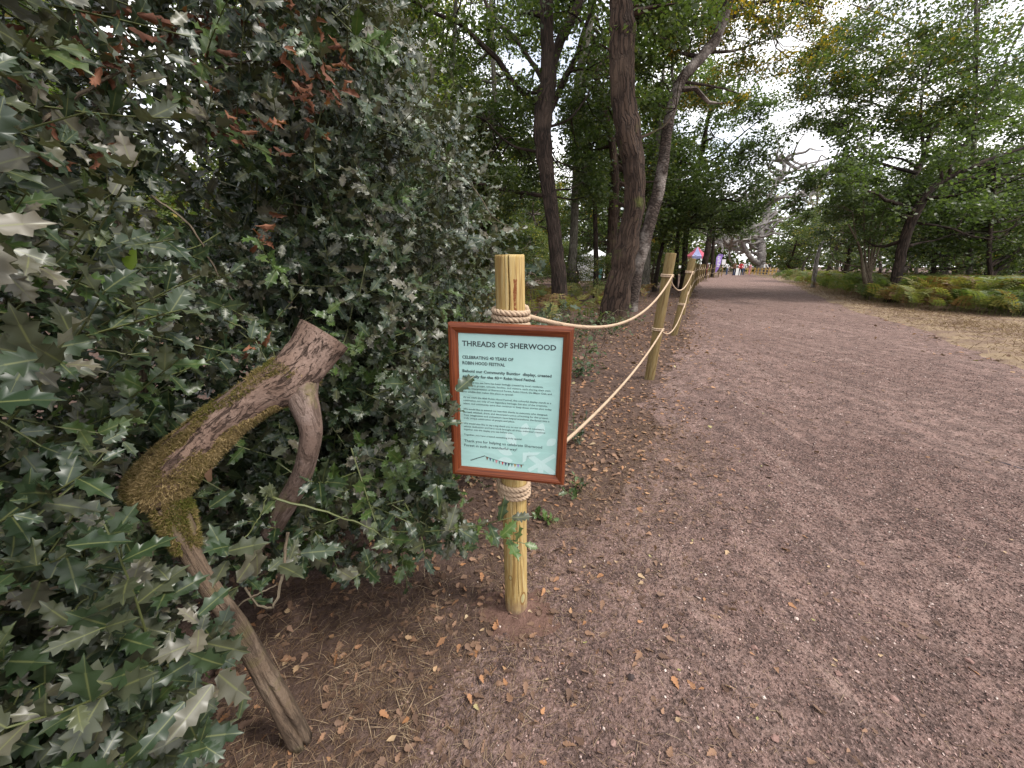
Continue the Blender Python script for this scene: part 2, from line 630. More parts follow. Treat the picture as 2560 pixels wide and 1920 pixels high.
M['holly'] = leaf_mat('holly_leaf', [(0, (.014, .028, .011)), (.42, (.027, .046, .018)), (.6, (.048, .055, .030)), (.85, (.082, .078, .053)), (1, (.118, .105, .075))],
                      rough=.39, spec=.5, trans=.10, back=(.098, .098, .060), midrib=(.16, .17, .06), warm=(.07, .125, .022))
M['oak_leaf'] = leaf_mat('oak_leaf', [(0, (.030, .047, .015)), (.5, (.056, .080, .025)), (.9, (.10, .124, .037)), (1, (.15, .155, .042))],
                         rough=.42, spec=.45, trans=.42, warm=(.34, .21, .02))
M['oak_leaf_dark'] = leaf_mat('oak_leaf_dark', [(0, (.030, .048, .018)), (.5, (.057, .083, .029)), (1, (.105, .136, .048))],
                              rough=.40, spec=.45, trans=.46, warm=(.22, .15, .02))
M['far_leaf'] = leaf_mat('far_leaf', [(0, (.05, .078, .022)), (.5, (.088, .12, .034)), (.85, (.15, .17, .048)), (1, (.26, .22, .05))],
                         rough=.5, spec=.35, trans=.38, warm=(.32, .22, .03))
M['fern'] = leaf_mat('bracken', [(0, (.055, .085, .026)), (.45, (.105, .130, .038)), (.75, (.19, .175, .052)), (.9, (.165, .105, .04)), (1, (.11, .06, .026))],
                     rough=.6, spec=.3, trans=.35)
M['dead_leaf'] = leaf_mat('dead_leaf', [(0, (.075, .042, .028)), (.35, (.16, .098, .066)), (.6, (.25, .145, .09)), (.8, (.34, .165, .075)), (.93, (.42, .32, .20)), (1, (.30, .28, .11))],
                          rough=.7, spec=.3, trans=.1)
M['rust_leaf'] = leaf_mat('rust_leaf', [(0, (.07, .028, .016)), (.5, (.135, .052, .028)), (1, (.24, .105, .058))], rough=.7, spec=.3, trans=.15)
M['lime_leaf'] = leaf_mat('lime_leaf', [(0, (.16, .24, .04)), (1, (.24, .32, .06))], rough=.4, spec=.4, trans=.4)
M['bramble'] = leaf_mat('bramble_leaf', [(0, (.028, .055, .022)), (.5, (.055, .085, .035)), (.8, (.12, .12, .05)), (1, (.17, .09, .035))], rough=.5, spec=.4, trans=.25)
M['straw'] = leaf_mat('straw', [(0, (.09, .055, .036)), (.5, (.185, .12, .075)), (1, (.44, .34, .23))], rough=.8, spec=.2, trans=.15)
M['pebble'] = leaf_mat('pebble', [(0, (.035, .028, .027)), (.35, (.115, .075, .066)), (.62, (.23, .140, .118)), (.85, (.36, .25, .22)), (1, (.60, .52, .46))], rough=.9, spec=.2, trans=0.0)
M['moss'] = leaf_mat('moss', [(0, (.055, .078, .012)), (.35, (.12, .112, .028)), (.6, (.22, .16, .072)), (1, (.36, .27, .14))], rough=.9, spec=.1, trans=.2)

# ------------------------------------------------------------------ ground
FENCE = np.array([(-1.15, -1.5), (-.45, .1), (.02, 1.11), (1.58, 4.21), (3.03, 7.1), (6.6, 14.6), (10.3, 22.5), (13.5, 28.8), (19.9, 40.7), (25.5, 49), (32, 62)])
REDGE = np.array([(4.8, -3), (5.3, 2), (6.6, 4.8), (8.5, 8.0), (10.6, 12.2), (15.4, 20.5), (24.6, 36), (31, 50), (38, 62)])


def fx(y):
    return np.interp(y, FENCE[:, 1], FENCE[:, 0])


def rx_(y):
    return np.interp(y, REDGE[:, 1], REDGE[:, 0])


def gh(x, y):
    """height of the ground in metres"""
    near = np.exp(-np.hypot(x - .5, y - 1.5) / 7)
    return near * (.030 * (vnoise(x * 1.3, y * 1.3, 1) - .5) + .014 * (vnoise(x * 5, y * 5, 2) - .5) + .007 * (vnoise(x * 17, y * 17, 3) - .5)) - .004


def path_mask(x, y):
    """signed distance-like value: positive inside the trodden path"""
    wob = .35 * (vnoise(x * 1.1, y * 1.1, 5) - .5) + .16 * (vnoise(x * 5, y * 5, 6) - .5)
    near = np.where(y < 1.6, -.02, np.where(y < 5, .18, .3))
    left = (x - (fx(y) + near)) + wob * np.where(y < 1.8, .6, 1)
    # near the camera the trodden part swings under the post
    right = (rx_(y) - x) + wob * 1.6
    return np.minimum(left, right)


def graded(a, b, near0, near1, fine, ratio=1.13):
    c = list(np.arange(near0, near1, fine))
    s, v = fine, near1
    while v < b:
        c.append(v)
        s *= ratio
        v += s
    c.append(b)
    s, v, lo = fine, near0, []
    while v > a:
        s *= ratio
        v -= s
        lo.append(max(v, a))
    return np.array(sorted(set(lo + c)))


def sheet(name, X, Y, zf, mat, keep=None):
    gx, gy = np.meshgrid(X, Y, indexing='ij')
    z = zf(gx, gy)
    V = np.stack([gx, gy, z], -1).reshape(-1, 3)
    ny = len(Y)
    i, j = np.meshgrid(np.arange(len(X) - 1), np.arange(ny - 1), indexing='ij')
    if keep is not None:
        k = keep(gx, gy)
        ok = (k[:-1, :-1] | k[1:, :-1] | k[:-1, 1:] | k[1:, 1:])
        i, j = i[ok], j[ok]
    a0 = (i * ny + j).ravel()
    T = np.concatenate([np.stack([a0, a0 + ny, a0 + ny + 1], 1), np.stack([a0, a0 + ny + 1, a0 + 1], 1)])
    used = np.unique(T)
    rm = -np.ones(len(V), int)
    rm[used] = np.arange(len(used))
    return MB().add(V[used], rm[T]).build(name, mat)


GX = graded(-350, 350, -1.2, 5.0, .045)
GY = graded(-30, 600, .2, 6.0, .045)
ground = struct(sheet('ground', GX, GY, gh, M['floor']))


def path_z(x, y):
    m = path_mask(x, y)
    rut = .030 * np.sin((x * .86 - y * .5) * 6.1 + 1.2 * vnoise(x * .8, y * .8, 9)) * np.exp(-np.hypot(x - 1.5, y - 1.5) / 4)
    return gh(x, y) + np.clip(m, -.25, .30) * .10 + .004 + rut * np.clip(m, 0, .5) * 1.2 + .006 * (vnoise(x * 30, y * 30, 8) - .5) * np.exp(-np.hypot(x, y) / 4)


PX = graded(-1.6, 44, -.6, 4.0, .028, 1.10)
PY = graded(-2.0, 62, .2, 4.5, .028, 1.10)
path = struct(sheet('path', PX, PY, path_z, M['path'], lambda x, y: path_mask(x, y) > -.2))


def verge_z(x, y):
    d = x - rx_(y)
    m = np.minimum(d + .5 * vnoise(x * .9, y * .9, 14), 3.4 - d + .5 * vnoise(x * .8, y * .8, 15))
    return gh(x, y) + np.clip(m, -.3, .25) * .09 + .012


verge = struct(sheet('grass_verge', graded(5, 42, 6, 13, .12), graded(-3, 55, 2, 14, .12), verge_z, M['verge'],
                     lambda x, y: (x - rx_(y) > -.9) & (x - rx_(y) < 4.2)))

# open dusty glade with dry grass round the great oak, far down the path
gl = MB()
ang = np.linspace(0, 2 * np.pi, 60, endpoint=False)
gv = np.stack([30 + 34 * np.cos(ang) * (1 + .1 * np.sin(3 * ang)), 73 + 17 * np.sin(ang) * (1 + .1 * np.cos(4 * ang)), np.full(60, .012)], 1)
gl.add(np.concatenate([gv, [[30, 73, .014]]]), [(i, (i + 1) % 60, 60) for i in range(60)])
struct(gl.build('glade', M['verge']))


def on_top(x, y):
    return np.maximum(gh(x, y), np.where(path_mask(x, y) > -.2, path_z(x, y), -1))


# ------------------------------------------------------------------ leaf shapes
def mirror_leaf(out_pts, mid_pts):
    """blade from the outline of one side (x,y,z) and midrib points; colour g = 1 at the midrib"""
    m = np.array(mid_pts, float)
    o = np.array(out_pts, float)
    V = np.concatenate([m, o, o * [-1, 1, 1]])
    T = []
    for s in (0, 1):
        a0 = len(m) + s * len(o)
        i = j = 0
        while i < len(m) - 1 or j < len(o) - 1:
            if j == len(o) - 1 or (i < len(m) - 1 and m[i + 1][1] <= o[j + 1][1]):
                tri = (i, a0 + j, i + 1)
                i += 1
            else:
                tri = (i, a0 + j, a0 + j + 1)
                j += 1
            T.append(tri if s == 0 else tri[::-1])
    C = np.zeros((len(V), 4))
    C[:len(m), 1] = 1
    C[:, 3] = 1
    return V, np.array(T), C


def holly_leaf(seed, nsp=4, wid=.27, wave=.085):
    r = np.random.default_rng(seed)
    o = [(.012, .0, 0)]
    ys = np.linspace(.13, .82, nsp)
    for k, y in enumerate(ys):
        prof = math.sin(math.pi * (y * .86 + .10)) ** .8
        up = wave * (1 if k % 2 else -.75) * r.uniform(.7, 1.3)
        vy = y - .5 * (ys[1] - ys[0])
        o.append((wid * .80 * math.sin(math.pi * (vy * .86 + .10)) ** .8, vy, .030 + r.uniform(-.01, .02)))
        o.append((wid * prof * r.uniform(1.12, 1.36), y + .05, up + .03))
    o.append((.055, .90, .01))
    o.append((.003, 1.06, -.03))
    mids = [(0, 0, 0), (0, .3, -.006), (0, .62, -.008), (0, 1.0, -.02)]
    V, T, C = mirror_leaf(o, mids)
    V[:, 2] -= .12 * (V[:, 1] - .3) ** 2 * r.uniform(.2, 1.5)
    V[:, 0] += r.uniform(-.05, .05) * V[:, 1] ** 2
    return V, T, C


HL = [holly_leaf(i, nsp=4 if i % 3 else 5, wid=.205 + .018 * (i % 4)) for i in range(8)]
HLO = mirror_leaf([(.01, 0, 0), (.16, .2, .03), (.30, .32, -.03), (.17, .5, .03), (.26, .68, .05), (.08, .85, 0), (.0, 1.05, -.02)], [(0, 0, 0), (0, 1, -.03)])
OAK = mirror_leaf([(.01, 0, 0), (.20, .3, .05), (.30, .62, .05), (.0, 1, -.03)], [(0, 0, 0), (0, .5, -.02), (0, 1, -.03)])
OAK_LOBED = mirror_leaf([(.012, 0, 0), (.10, .18, .02), (.16, .28, .05), (.11, .36, .02), (.25, .50, .06), (.17, .58, .02), (.32, .72, .05), (.2, .82, .02), (.17, .93, .03), (.0, 1, 0)],
                        [(0, 0, 0), (0, .35, -.02), (0, .7, -.02), (0, 1, 0)])
BIRCH = mirror_leaf([(.01, 0, 0), (.30, .22, .04), (.36, .36, .05), (.22, .62, .03), (.0, 1, -.04)], [(0, 0, 0), (0, .5, -.02), (0, 1, -.04)])
RHOMB = (np.array([(0, 0, 0), (.33, .48, .07), (0, 1, 0), (-.33, .52, .07)], float), np.array([(0, 1, 2), (0, 2, 3)]), np.array([[0, 0, 0, 1.]] * 4))

# ------------------------------------------------------------------ trees


def wander(a, b, n, amp, r):
    """crooked line from a to b"""
    P = np.linspace(0, 1, n)[:, None] * (b - a) + a
    L = np.linalg.norm(b - a)
    off = np.cumsum(r.normal(0, 1, (n, 3)), 0)
    off -= np.linspace(0, 1, n)[:, None] * off[-1]
    off -= off[0] * (1 - np.linspace(0, 1, n)[:, None])
    return P + off * amp * L / n


def clump_leaves(mb, centers, radii, n_per, size, r, base=RHOMB, spray=(.22, .09), warm=0.0, tone=.0, flat=.75, dark_in=0):
    """leaf sprays through the volume of each clump; every spray a flat fan of leaves"""
    if len(centers) == 0:
        return
    centers = np.asarray(centers)
    radii = np.asarray(radii)
    P, S, W, R_ = [], [], [], []
    for c, rad in zip(centers, radii):
        ns = max(3, int(n_per / 14))
        d = nrm(r.normal(0, 1, (ns, 3)))
        u = r.uniform(.15, 1, (ns, 1)) ** .45
        sp = c + d * u * rad * np.array([1, 1, flat])
        k = r.integers(0, ns, n_per)
        p = sp[k] + r.normal(0, 1, (n_per, 3)) * np.array([spray[0], spray[0], spray[1]]) * rad
        tn = r.normal(0, .13, ns)
        P.append(p)
        R_.append(np.clip(r.beta(2.2, 2.6, n_per) + tn[k] + tone, 0, 1))
        wv = np.clip(r.normal(0, .5, ns)[k] + r.normal(0, .3, n_per) + (warm - 1.0) * 1.3, 0, 1) if warm > 0 else np.zeros(n_per)
        W.append(wv)
        S.append(size * r.uniform(.65, 1.3, n_per))
    P, S, W, R_ = map(np.concatenate, (P, S, W, R_))
    n = len(P)
    y = nrm(r.normal(0, 1, (n, 3)) * [1, 1, .55] + [0, 0, -.25])
    n0 = nrm(r.normal(0, .55, (n, 3)) + [0, 0, 1.0])
    A = axes(y, n0, S)
    mb.add(*scatter(base[0], base[1], A, P, base[2], np.stack([R_, W], 1)))


def bend_to(limbs, c, r, rad0=.03):
    """a branch from the nearest limb point below / beside the clump to its centre"""
    best = None
    for P, R in limbs:
        d = np.linalg.norm(P - c, axis=1) + np.clip(P[:, 2] - c[2], 0, None) * .8 - .35 * np.arange(len(P)) / len(P)
        i = int(d.argmin())
        if best is None or d[i] < best[0]:
            best = (d[i], P[i], R[i])
    a, ra = best[1], min(best[2] * .6, .09)
    n = max(4, int(np.linalg.norm(c - a) / .35))
    return wander(a, c, n, .28, r), np.linspace(max(ra, .012), .008, n)


def tree(name, label, paths, clumps, bark, leaf, size, seed, n_per=420, warm=0.0, tone=0.0, seg=12, group=None, spray=(.22, .09), base=RHOMB, cat='tree', flare=True, bumpy=.0, flat=.75, twigs=2):
    """paths: list of (points Nx3, radii N); first is the trunk.  clumps: (centre, radius)"""
    r = np.random.default_rng(seed)
    trunk_pts, trunk_r = paths[0]
    origin = np.array([trunk_pts[0][0], trunk_pts[0][1], 0.0])
    root = thing(name, label, cat, origin, 0, group)
    limbs = []
    tm, bm_ = MB(), MB()
    for k, (P, R) in enumerate(paths):
        P = np.asarray(P, float)
        n = max(6, int(np.linalg.norm(np.diff(P, axis=0), axis=1).sum() / .16))
        Q = spline(P, n)
        RR = spline(np.asarray(R, float)[:, None], n)[:, 0]
        if k == 0 and flare:
            RR = RR * (1 + .26 * np.exp(-np.arange(n) * .16 / .28))
        Q = Q + r.normal(0, 1, Q.shape) * RR[:, None] * .05
        limbs.append((Q, RR))
        sd = r.integers(0, 99)
        rf = (lambda th, L, sd=sd: 1 + .07 * np.sin(th * 3 + L * 1.3 + sd) + .05 * np.sin(th * 7 + sd + L * .7) + bumpy * (vnoise(th * 9 + sd, L * 2.3, 3) - .5)) if k == 0 else None
        if k == 0:
            tm.add(*tube(Q, RR, seg, True, rf))
        else:
            MB().add(*tube(Q, RR, max(6, seg - 4), True)).build('limb', M[bark], root, origin=origin).location = (0, 0, 0)
    for c, rad in clumps:
        c = np.asarray(c, float)
        P, R = bend_to(limbs, c, r)
        bm_.add(*tube(P, R, 5, False))
        for q in range(twigs):
            e = c + nrm(r.normal(0, 1, 3)) * rad * .8
            P2 = wander(P[-2], e, 4, .25, r)
            bm_.add(*tube(P2, np.linspace(.009, .003, 4), 4, False))
    lm = MB()
    clump_leaves(lm, [c for c, _ in clumps], [q for _, q in clumps], n_per, size, r, base, spray, warm, tone, flat)
    tm.build('trunk', M[bark], root, origin=origin).location = (0, 0, 0)
    if bm_.n:
        tag(bm_.build('branches', M[bark], root, origin=origin), kind='stuff').location = (0, 0, 0)
    if lm.n:
        lm.build('crown', M[leaf], root, origin=origin).location = (0, 0, 0)
    return root


def trace(px, zd, zslope=0.0):
    """picture trace at a set distance -> points and radii; px: (x, y, width)"""
    P, R = [], []
    for k, q in enumerate(px):
        z = zd + zslope * k if len(q) < 4 else q[3]
        P.append(at(q[0], q[1], z))
        R.append(q[2] * .46 / FPX * z / math.sqrt(1 + ((q[0] - 1280) / FPX) ** 2))
    return np.array(P), np.array(R)


def foot(px_trace, zd):
    """trunk trace carried straight down to the ground"""
    P, R = trace(px_trace, zd)
    # keep the trunk in one vertical sheet: constant horizontal distance of its foot
    yb = P[0][1]
    Q = []
    for q in px_trace:
        d = ray(q[0], q[1])
        s = yb / d[1]
        Q.append(CP + d * s)
    Q = np.array(Q)
    g = Q[0].copy()
    slope = (Q[1][:2] - Q[0][:2]) / (Q[1][2] - Q[0][2])
    g[:2] -= slope * (g[2] + .12) * .7
    g[2] = -.12
    return np.concatenate([[g], Q]), np.concatenate([[R[0] * 1.08], R])


def clumps_in(r, n, x0, x1, y0, y1, z0, z1, rad=(.6, 1.0), keep=None):
    o = []
    while len(o) < n:
        x, y, z = r.uniform(x0, x1), r.uniform(y0, y1), r.uniform(z0, z1)
        if keep is not None and not keep(x, y):
            continue
        p = at(x, y, z)
        if p[2] < .5:
            continue
        o.append((p, r.uniform(*rad)))
    return o


r1 = np.random.default_rng(21)
# oak with the low side limb
T1z = 10.2
paths = [foot([(1400, 760, 46), (1397, 700, 40), (1386, 588, 35), (1370, 463, 36), (1357, 340, 42), (1362, 260, 44), (1371, 200, 38), (1368, 120, 30), (1364, 0, 28), (1358, -180, 22), (1350, -420, 12)], T1z),
         trace([(1372, 200, 30), (1396, 113, 27), (1425, 55, 26), (1452, -10, 22), (1490, -160, 16), (1530, -340, 9)], T1z),
         trace([(1362, 300, 22), (1382, 262, 19), (1410, 200, 17), (1442, 140, 14), (1458, 80, 11), (1482, 20, 9), (1520, -80, 6)], T1z, -.15),
         trace([(1356, 285, 18), (1342, 262, 14), (1290, 215, 14), (1245, 150, 14), (1200, 108, 12), (1150, 60, 10), (1080, 30, 9), (1010, -10, 7), (930, -60, 4)], T1z, -.2),
         trace([(1362, 225, 16), (1356, 200, 13), (1325, 150, 12), (1280, 88, 10), (1235, 52, 9), (1212, 0, 8), (1190, -90, 5)], T1z, .15),
         trace([(1362, 489, 12), (1345, 488, 11), (1294, 480, 10), (1255, 474, 9), (1214, 462, 7), (1180, 455, 4)], T1z, -.1),
         trace([(1358, 382, 10), (1337, 378, 8), (1282, 365, 6), (1240, 330, 5), (1215, 300, 3)], T1z, .1),
         trace([(1362, 320, 8), (1420, 300, 6), (1462, 250, 5), (1480, 215, 3)], T1z, .2)]
cl = clumps_in(r1, 46, 960, 1520, -260, 250, 8.2, 12.5, (.55, .95)) + clumps_in(r1, 26, 960, 1330, 200, 520, 9.5, 13.5, (.5, .8)) + clumps_in(r1, 14, 1390, 1520, 230, 490, 11, 13.5, (.4, .7)) + clumps_in(r1, 22, 1060, 1340, 240, 540, 11, 14.5, (.45, .75))
tree('oak_tree', 'dark barked oak whose bare side limb reaches toward the holly', paths, cl, 'oak_bark_dark', 'oak_leaf', .105, 31, 480, bumpy=.10, seg=18)

# thick sinuous oak behind the second post
T2z = 8.4
paths = [foot([(1540, 745, 70), (1550, 700, 64), (1562, 640, 62), (1583, 545, 54), (1588, 470, 52), (1582, 400, 55), (1568, 325, 60), (1556, 240, 56), (1554, 150, 56), (1556, 70, 58), (1550, 0, 46), (1545, -130, 38), (1530, -350, 24), (1520, -600, 10)], T2z),
         trace([(1566, 62, 44), (1590, 10, 36), (1620, -60, 30), (1680, -220, 20), (1740, -400, 9)], T2z),
         trace([(1574, 350, 14), (1600, 345, 8), (1632, 330, 6), (1665, 312, 5), (1690, 270, 3)], T2z, .1),
         trace([(1550, -60, 22), (1490, -170, 16), (1420, -320, 9)], T2z, -.2),
         trace([(1555, 130, 10), (1530, 128, 6), (1500, 110, 4)], T2z, -.1)]
cl = clumps_in(r1, 34, 1420, 1760, -420, 60, 6.8, 10.5, (.5, .85)) + clumps_in(r1, 9, 1590, 1720, 40, 300, 8.6, 10.5, (.35, .55))
tree('oak_tree', 'thick sinuous brown oak with mossy bulge behind the rope fence', paths, cl, 'oak_bark', 'oak_leaf', .10, 32, 430, bumpy=.12, seg=26)

# birch leaning over the path
T3z = 10.8
paths = [foot([(1588, 700, 34), (1595, 660, 34), (1615, 590, 34), (1640, 500, 33), (1655, 430, 31), (1664, 361, 28), (1678, 275, 27), (1703, 200, 27), (1746, 150, 27), (1790, 95, 26), (1822, 0, 20), (1850, -120, 14), (1870, -260, 8)], T3z),
         trace([(1800, 75, 16), (1850, 22, 13), (1910, 4, 10), (1980, 2, 8), (2060, 20, 5)], T3z, -.2),
         trace([(1806, 60, 12), (1845, 38, 9), (1890, 40, 7), (1925, 75, 5), (1940, 120, 3)], T3z, -.15),
         trace([(1770, 130, 10), (1830, 128, 8), (1880, 112, 6), (1935, 95, 4)], T3z, .2),
         trace([(1712, 205, 10), (1760, 212, 7), (1810, 222, 5), (1850, 235, 3)], T3z, .2),
         trace([(1690, 240, 9), (1680, 170, 7), (1690, 90, 6), (1700, 10, 4)], T3z, .2)]
cl = clumps_in(r1, 20, 1640, 2020, -260, 60, 8.5, 12, (.45, .8)) + clumps_in(r1, 18, 1680, 1850, -40, 260, 9.5, 12.5, (.32, .6)) + clumps_in(r1, 36, 1780, 2080, -80, 180, 9.5, 12.5, (.3, .6))
tree('birch_tree', 'pale patchy birch leaning over the path with yellowing leaves', paths, cl, 'birch_bark', 'oak_leaf', .078, 33, 360, warm=1.05, bumpy=.06, seg=16, base=RHOMB)

# rounded dark oak hanging over the fence farther along
T6z = 21.0
paths = [foot([(1708, 700, 18), (1710, 670, 16), (1712, 630, 15), (1716, 580, 15), (1726, 520, 14), (1745, 420, 12), (1770, 300, 9), (1790, 180, 5)], T6z),
         trace([(1716, 575, 9), (1770, 520, 8), (1840, 480, 6), (1910, 440, 3)], T6z, -.6),
         trace([(1720, 540, 9), (1700, 480, 7), (1680, 400, 5), (1670, 330, 3)], T6z, -.6),
         trace([(1735, 470, 8), (1790, 400, 7), (1850, 340, 5), (1900, 300, 3)], T6z, -.7)]


def blob(x, y):
    return ((x - 1800) / 165) ** 2 + ((y - 365) / 205) ** 2 < 1


cl = clumps_in(r1, 60, 1640, 1970, 150, 560, 14.5, 21, (.6, 1.05), blob) + clumps_in(r1, 14, 1640, 1870, 510, 580, 17, 23, (.5, .8))
tree('oak_tree', 'rounded dense oak overhanging the rope fence farther down the path', paths, cl, 'oak_bark_dark', 'oak_leaf_dark', .13, 34, 400, seg=10, tone=.12)

# leaning oak on the bracken bank
T4z = 13.2
paths = [foot([(2232, 735, 40), (2242, 690, 34), (2258, 612, 31), (2276, 560, 32), (2288, 535, 34), (2316, 486, 26), (2350, 455, 22), (2400, 430, 18), (2470, 400, 14), (2560, 370, 10), (2680, 330, 5)], T4z),
         trace([(2284, 545, 26), (2274, 500, 20), (2280, 450, 19), (2298, 420, 20), (2314, 375, 18), (2330, 330, 12), (2380, 270, 9), (2440, 200, 6)], T4z, .15),
         trace([(2312, 385, 12), (2304, 330, 10), (2302, 280, 9), (2308, 225, 7), (2330, 150, 4)], T4z, -.1),
         trace([(2290, 432, 14), (2240, 420, 11), (2190, 402, 9), (2160, 372, 7), (2140, 345, 4)], T4z, -.2),
         trace([(2296, 422, 10), (2262, 400, 8), (2225, 395, 6), (2190, 410, 4)], T4z, .25),
         trace([(2320, 484, 18), (2380, 460, 14), (2450, 440, 12), (2560, 435, 9), (2680, 430, 5)], T4z, -.2),
         trace([(2290, 558, 12), (2330, 562, 9), (2380, 572, 8), (2430, 590, 6), (2490, 600, 4)], T4z, -.15),
         trace([(2272, 615, 12), (2300, 607, 9), (2340, 600, 6), (2380, 585, 4)], T4z, .15),
         trace([(2345, 455, 16), (2400, 380, 13), (2450, 290, 11), (2500, 180, 9), (2560, 60, 6)], T4z, .3),
         trace([(2440, 330, 8), (2442, 220, 7), (2445, 100, 6), (2450, 0, 5), (2455, -80, 3)], T4z, .2)]
cl = (clumps_in(r1, 36, 2100, 2620, 290, 560, 11, 16, (.5, .9)) + clumps_in(r1, 24, 2150, 2620, 430, 620, 12.5, 17, (.55, .9)) +
      clumps_in(r1, 15, 2400, 2700, 120, 330, 11, 16, (.6, 1.0)) + clumps_in(r1, 12, 1985, 2160, 290, 520, 12, 16, (.4, .7)))
tree('oak_tree', 'leaning spreading oak rising from the bracken bank', paths, cl, 'oak_bark_dark', 'oak_leaf_dark', .12, 35, 360, tone=.14, bumpy=.08, seg=16)

# light feathery tree whose sprays hang against the sky over the path
T7z = 16.0
paths = [foot([(2420, 730, 20), (2425, 640, 18), (2432, 480, 16), (2436, 300, 14), (2440, 120, 12), (2440, -20, 9), (2440, -160, 5)], T7z),
         trace([(2434, 330, 9), (2360, 250, 7), (2260, 170, 6), (2150, 110, 5), (2060, 70, 3)], T7z, -.5),
         trace([(2436, 220, 8), (2340, 120, 6), (2230, 50, 5), (2130, 10, 3)], T7z, -.5),
         trace([(2434, 380, 8), (2330, 320, 6), (2220, 270, 5), (2110, 240, 4), (2020, 240, 2.5)], T7z, -.6)]
cl = clumps_in(r1, 66, 2000, 2440, 90, 340, 12, 16.5, (.38, .75)) + clumps_in(r1, 18, 2150, 2560, -100, 110, 12, 16.5, (.4, .7)) + clumps_in(r1, 22, 2000, 2400, 60, 240, 12, 16, (.35, .6)) + clumps_in(r1, 34, 2080, 2600, -120, 210, 12, 16.5, (.45, .8))
tree('birch_tree', 'airy tree with loose leaf sprays against the pale sky beside path', paths, cl, 'grey_bark', 'oak_leaf', .11, 36, 235, warm=.55, seg=10, spray=(.34, .12), twigs=3)

# small many-stemmed tree in the bracken
T5z = 14.2
tr = [foot([(2166, 728, 14), (2160, 690, 12), (2155, 655, 9), (2150, 620, 7), (2120, 560, 4)], T5z)]
for e in ((2180, 550), (2205, 545), (2160, 540), (2220, 560), (2140, 590), (2195, 520)):
    tr.append(trace([(2166 + r1.uniform(-6, 14), 712, 9), (2166 + (e[0] - 2166) * .4, 650, 7), (e[0], e[1], 4), (e[0] + (e[0] - 2166) * .35, e[1] - 60, 2)], T5z, r1.uniform(-.2, .2)))
tr.append(trace([(2158, 668, 6), (2120, 662, 5), (2085, 650, 3)], T5z))
cl = clumps_in(r1, 22, 2040, 2260, 470, 615, 13.5, 16, (.35, .6))
tree('shrub_tree', 'small many-stemmed bare legged tree growing in the bracken', tr, cl, 'twig', 'oak_leaf', .09, 37, 150, seg=8, flare=False)

# slimmer trunks standing in the wood behind the oaks
wood = [
    ([(1430, 660, 24), (1437, 540, 21), (1440, 400, 20), (1438, 280, 19), (1448, 190, 19), (1472, 70, 18), (1482, -60, 14), (1500, -260, 8)], 16.5, 'grey_bark', 'tall grey trunk rising straight between the two oaks', (1380, 1560, -150, 420, 15, 19, 30)),
    ([(1526, 665, 28), (1534, 520, 25), (1537, 440, 22), (1528, 350, 17), (1508, 260, 12), (1490, 170, 7)], 14.0, 'oak_bark', 'brown oak half hidden behind the thick sinuous oak', (1460, 1660, 120, 520, 13.5, 17, 34)),
    ([(1232, 640, 15), (1233, 540, 14), (1228, 400, 13), (1236, 250, 12), (1230, 100, 10), (1225, -60, 6)], 17.0, 'grey_bark', 'slim grey trunk standing behind the holly tips', (1080, 1330, -60, 460, 15, 20, 40)),
    ([(1490, 660, 14), (1488, 560, 12), (1484, 440, 9), (1470, 330, 7), (1450, 240, 4)], 15.0, 'oak_bark_dark', 'thin dark trunk in front of the white and teal tent', (1420, 1530, 300, 500, 14, 17, 10)),
    ([(1612, 690, 27), (1615, 640, 24), (1622, 560, 22), (1632, 450, 18), (1650, 300, 12), (1660, 150, 6)], 18.0, 'grey_bark', 'stout pale grey trunk past the birch beside the fence', (1590, 1720, 300, 600, 16.5, 20, 22)),
    ([(1642, 690, 12), (1650, 640, 11), (1662, 590, 9), (1680, 520, 6)], 19.0, 'oak_bark_dark', 'thin dark leaning trunk next to the pale grey trunk', (1620, 1720, 440, 590, 18, 21, 12)),
    ([(1690, 680, 14), (1692, 630, 12), (1695, 580, 10), (1700, 500, 6)], 22.0, 'oak_bark_dark', 'dark trunk just left of the striped tent', (1650, 1760, 470, 600, 21, 25, 12)),
    ([(1757, 688, 19), (1762, 660, 17), (1768, 630, 17), (1773, 590, 15), (1780, 540, 10)], 41.0, 'oak_bark_dark', 'dark leaning trunk beside the striped tent', (1700, 1840, 500, 590, 38, 43, 16)),
    ([(1779, 684, 11), (1781, 650, 10), (1784, 600, 8), (1790, 540, 5)], 44.0, 'oak_bark_dark', 'thin dark trunk beside the purple feather flag', (1760, 1850, 520, 590, 42, 46, 8)),
    ([(925, 420, 13), (932, 190, 12), (936, 60, 11), (945, -80, 9), (950, -260, 5)], 8.5, 'birch_bark', 'white birch trunk seen through the top of the holly', (760, 1080, -120, 330, 8.5, 12, 34)),
    ([(775, 420, 26), (758, 110, 24), (738, 0, 22), (715, -160, 15), (700, -320, 8)], 7.0, 'birch_bark', 'thick flaky birch trunk rising behind the holly bush', (500, 900, -220, 260, 7, 10.5, 36)),
    ([(1120, 600, 18), (1125, 480, 16), (1118, 340, 14), (1130, 180, 12), (1140, 0, 8)], 14.0, 'grey_bark', 'grey trunk hidden low behind the holly beside the post', (1000, 1240, 150, 560, 13, 17, 40)),
    ([(2330, 700, 16), (2335, 640, 14), (2345, 540, 12), (2360, 420, 9)], 17.0, 'oak_bark_dark', 'dark trunk in the shade behind the leaning oak', (2230, 2480, 420, 660, 14.5, 19, 40)),
    ([(2480, 710, 18), (2472, 640, 15), (2478, 540, 13), (2490, 420, 9)], 14.5, 'oak_bark_dark', 'shaded oak deep in the wood right of the leaning oak', (2380, 2720, 380, 680, 13.5, 18, 50)),
]
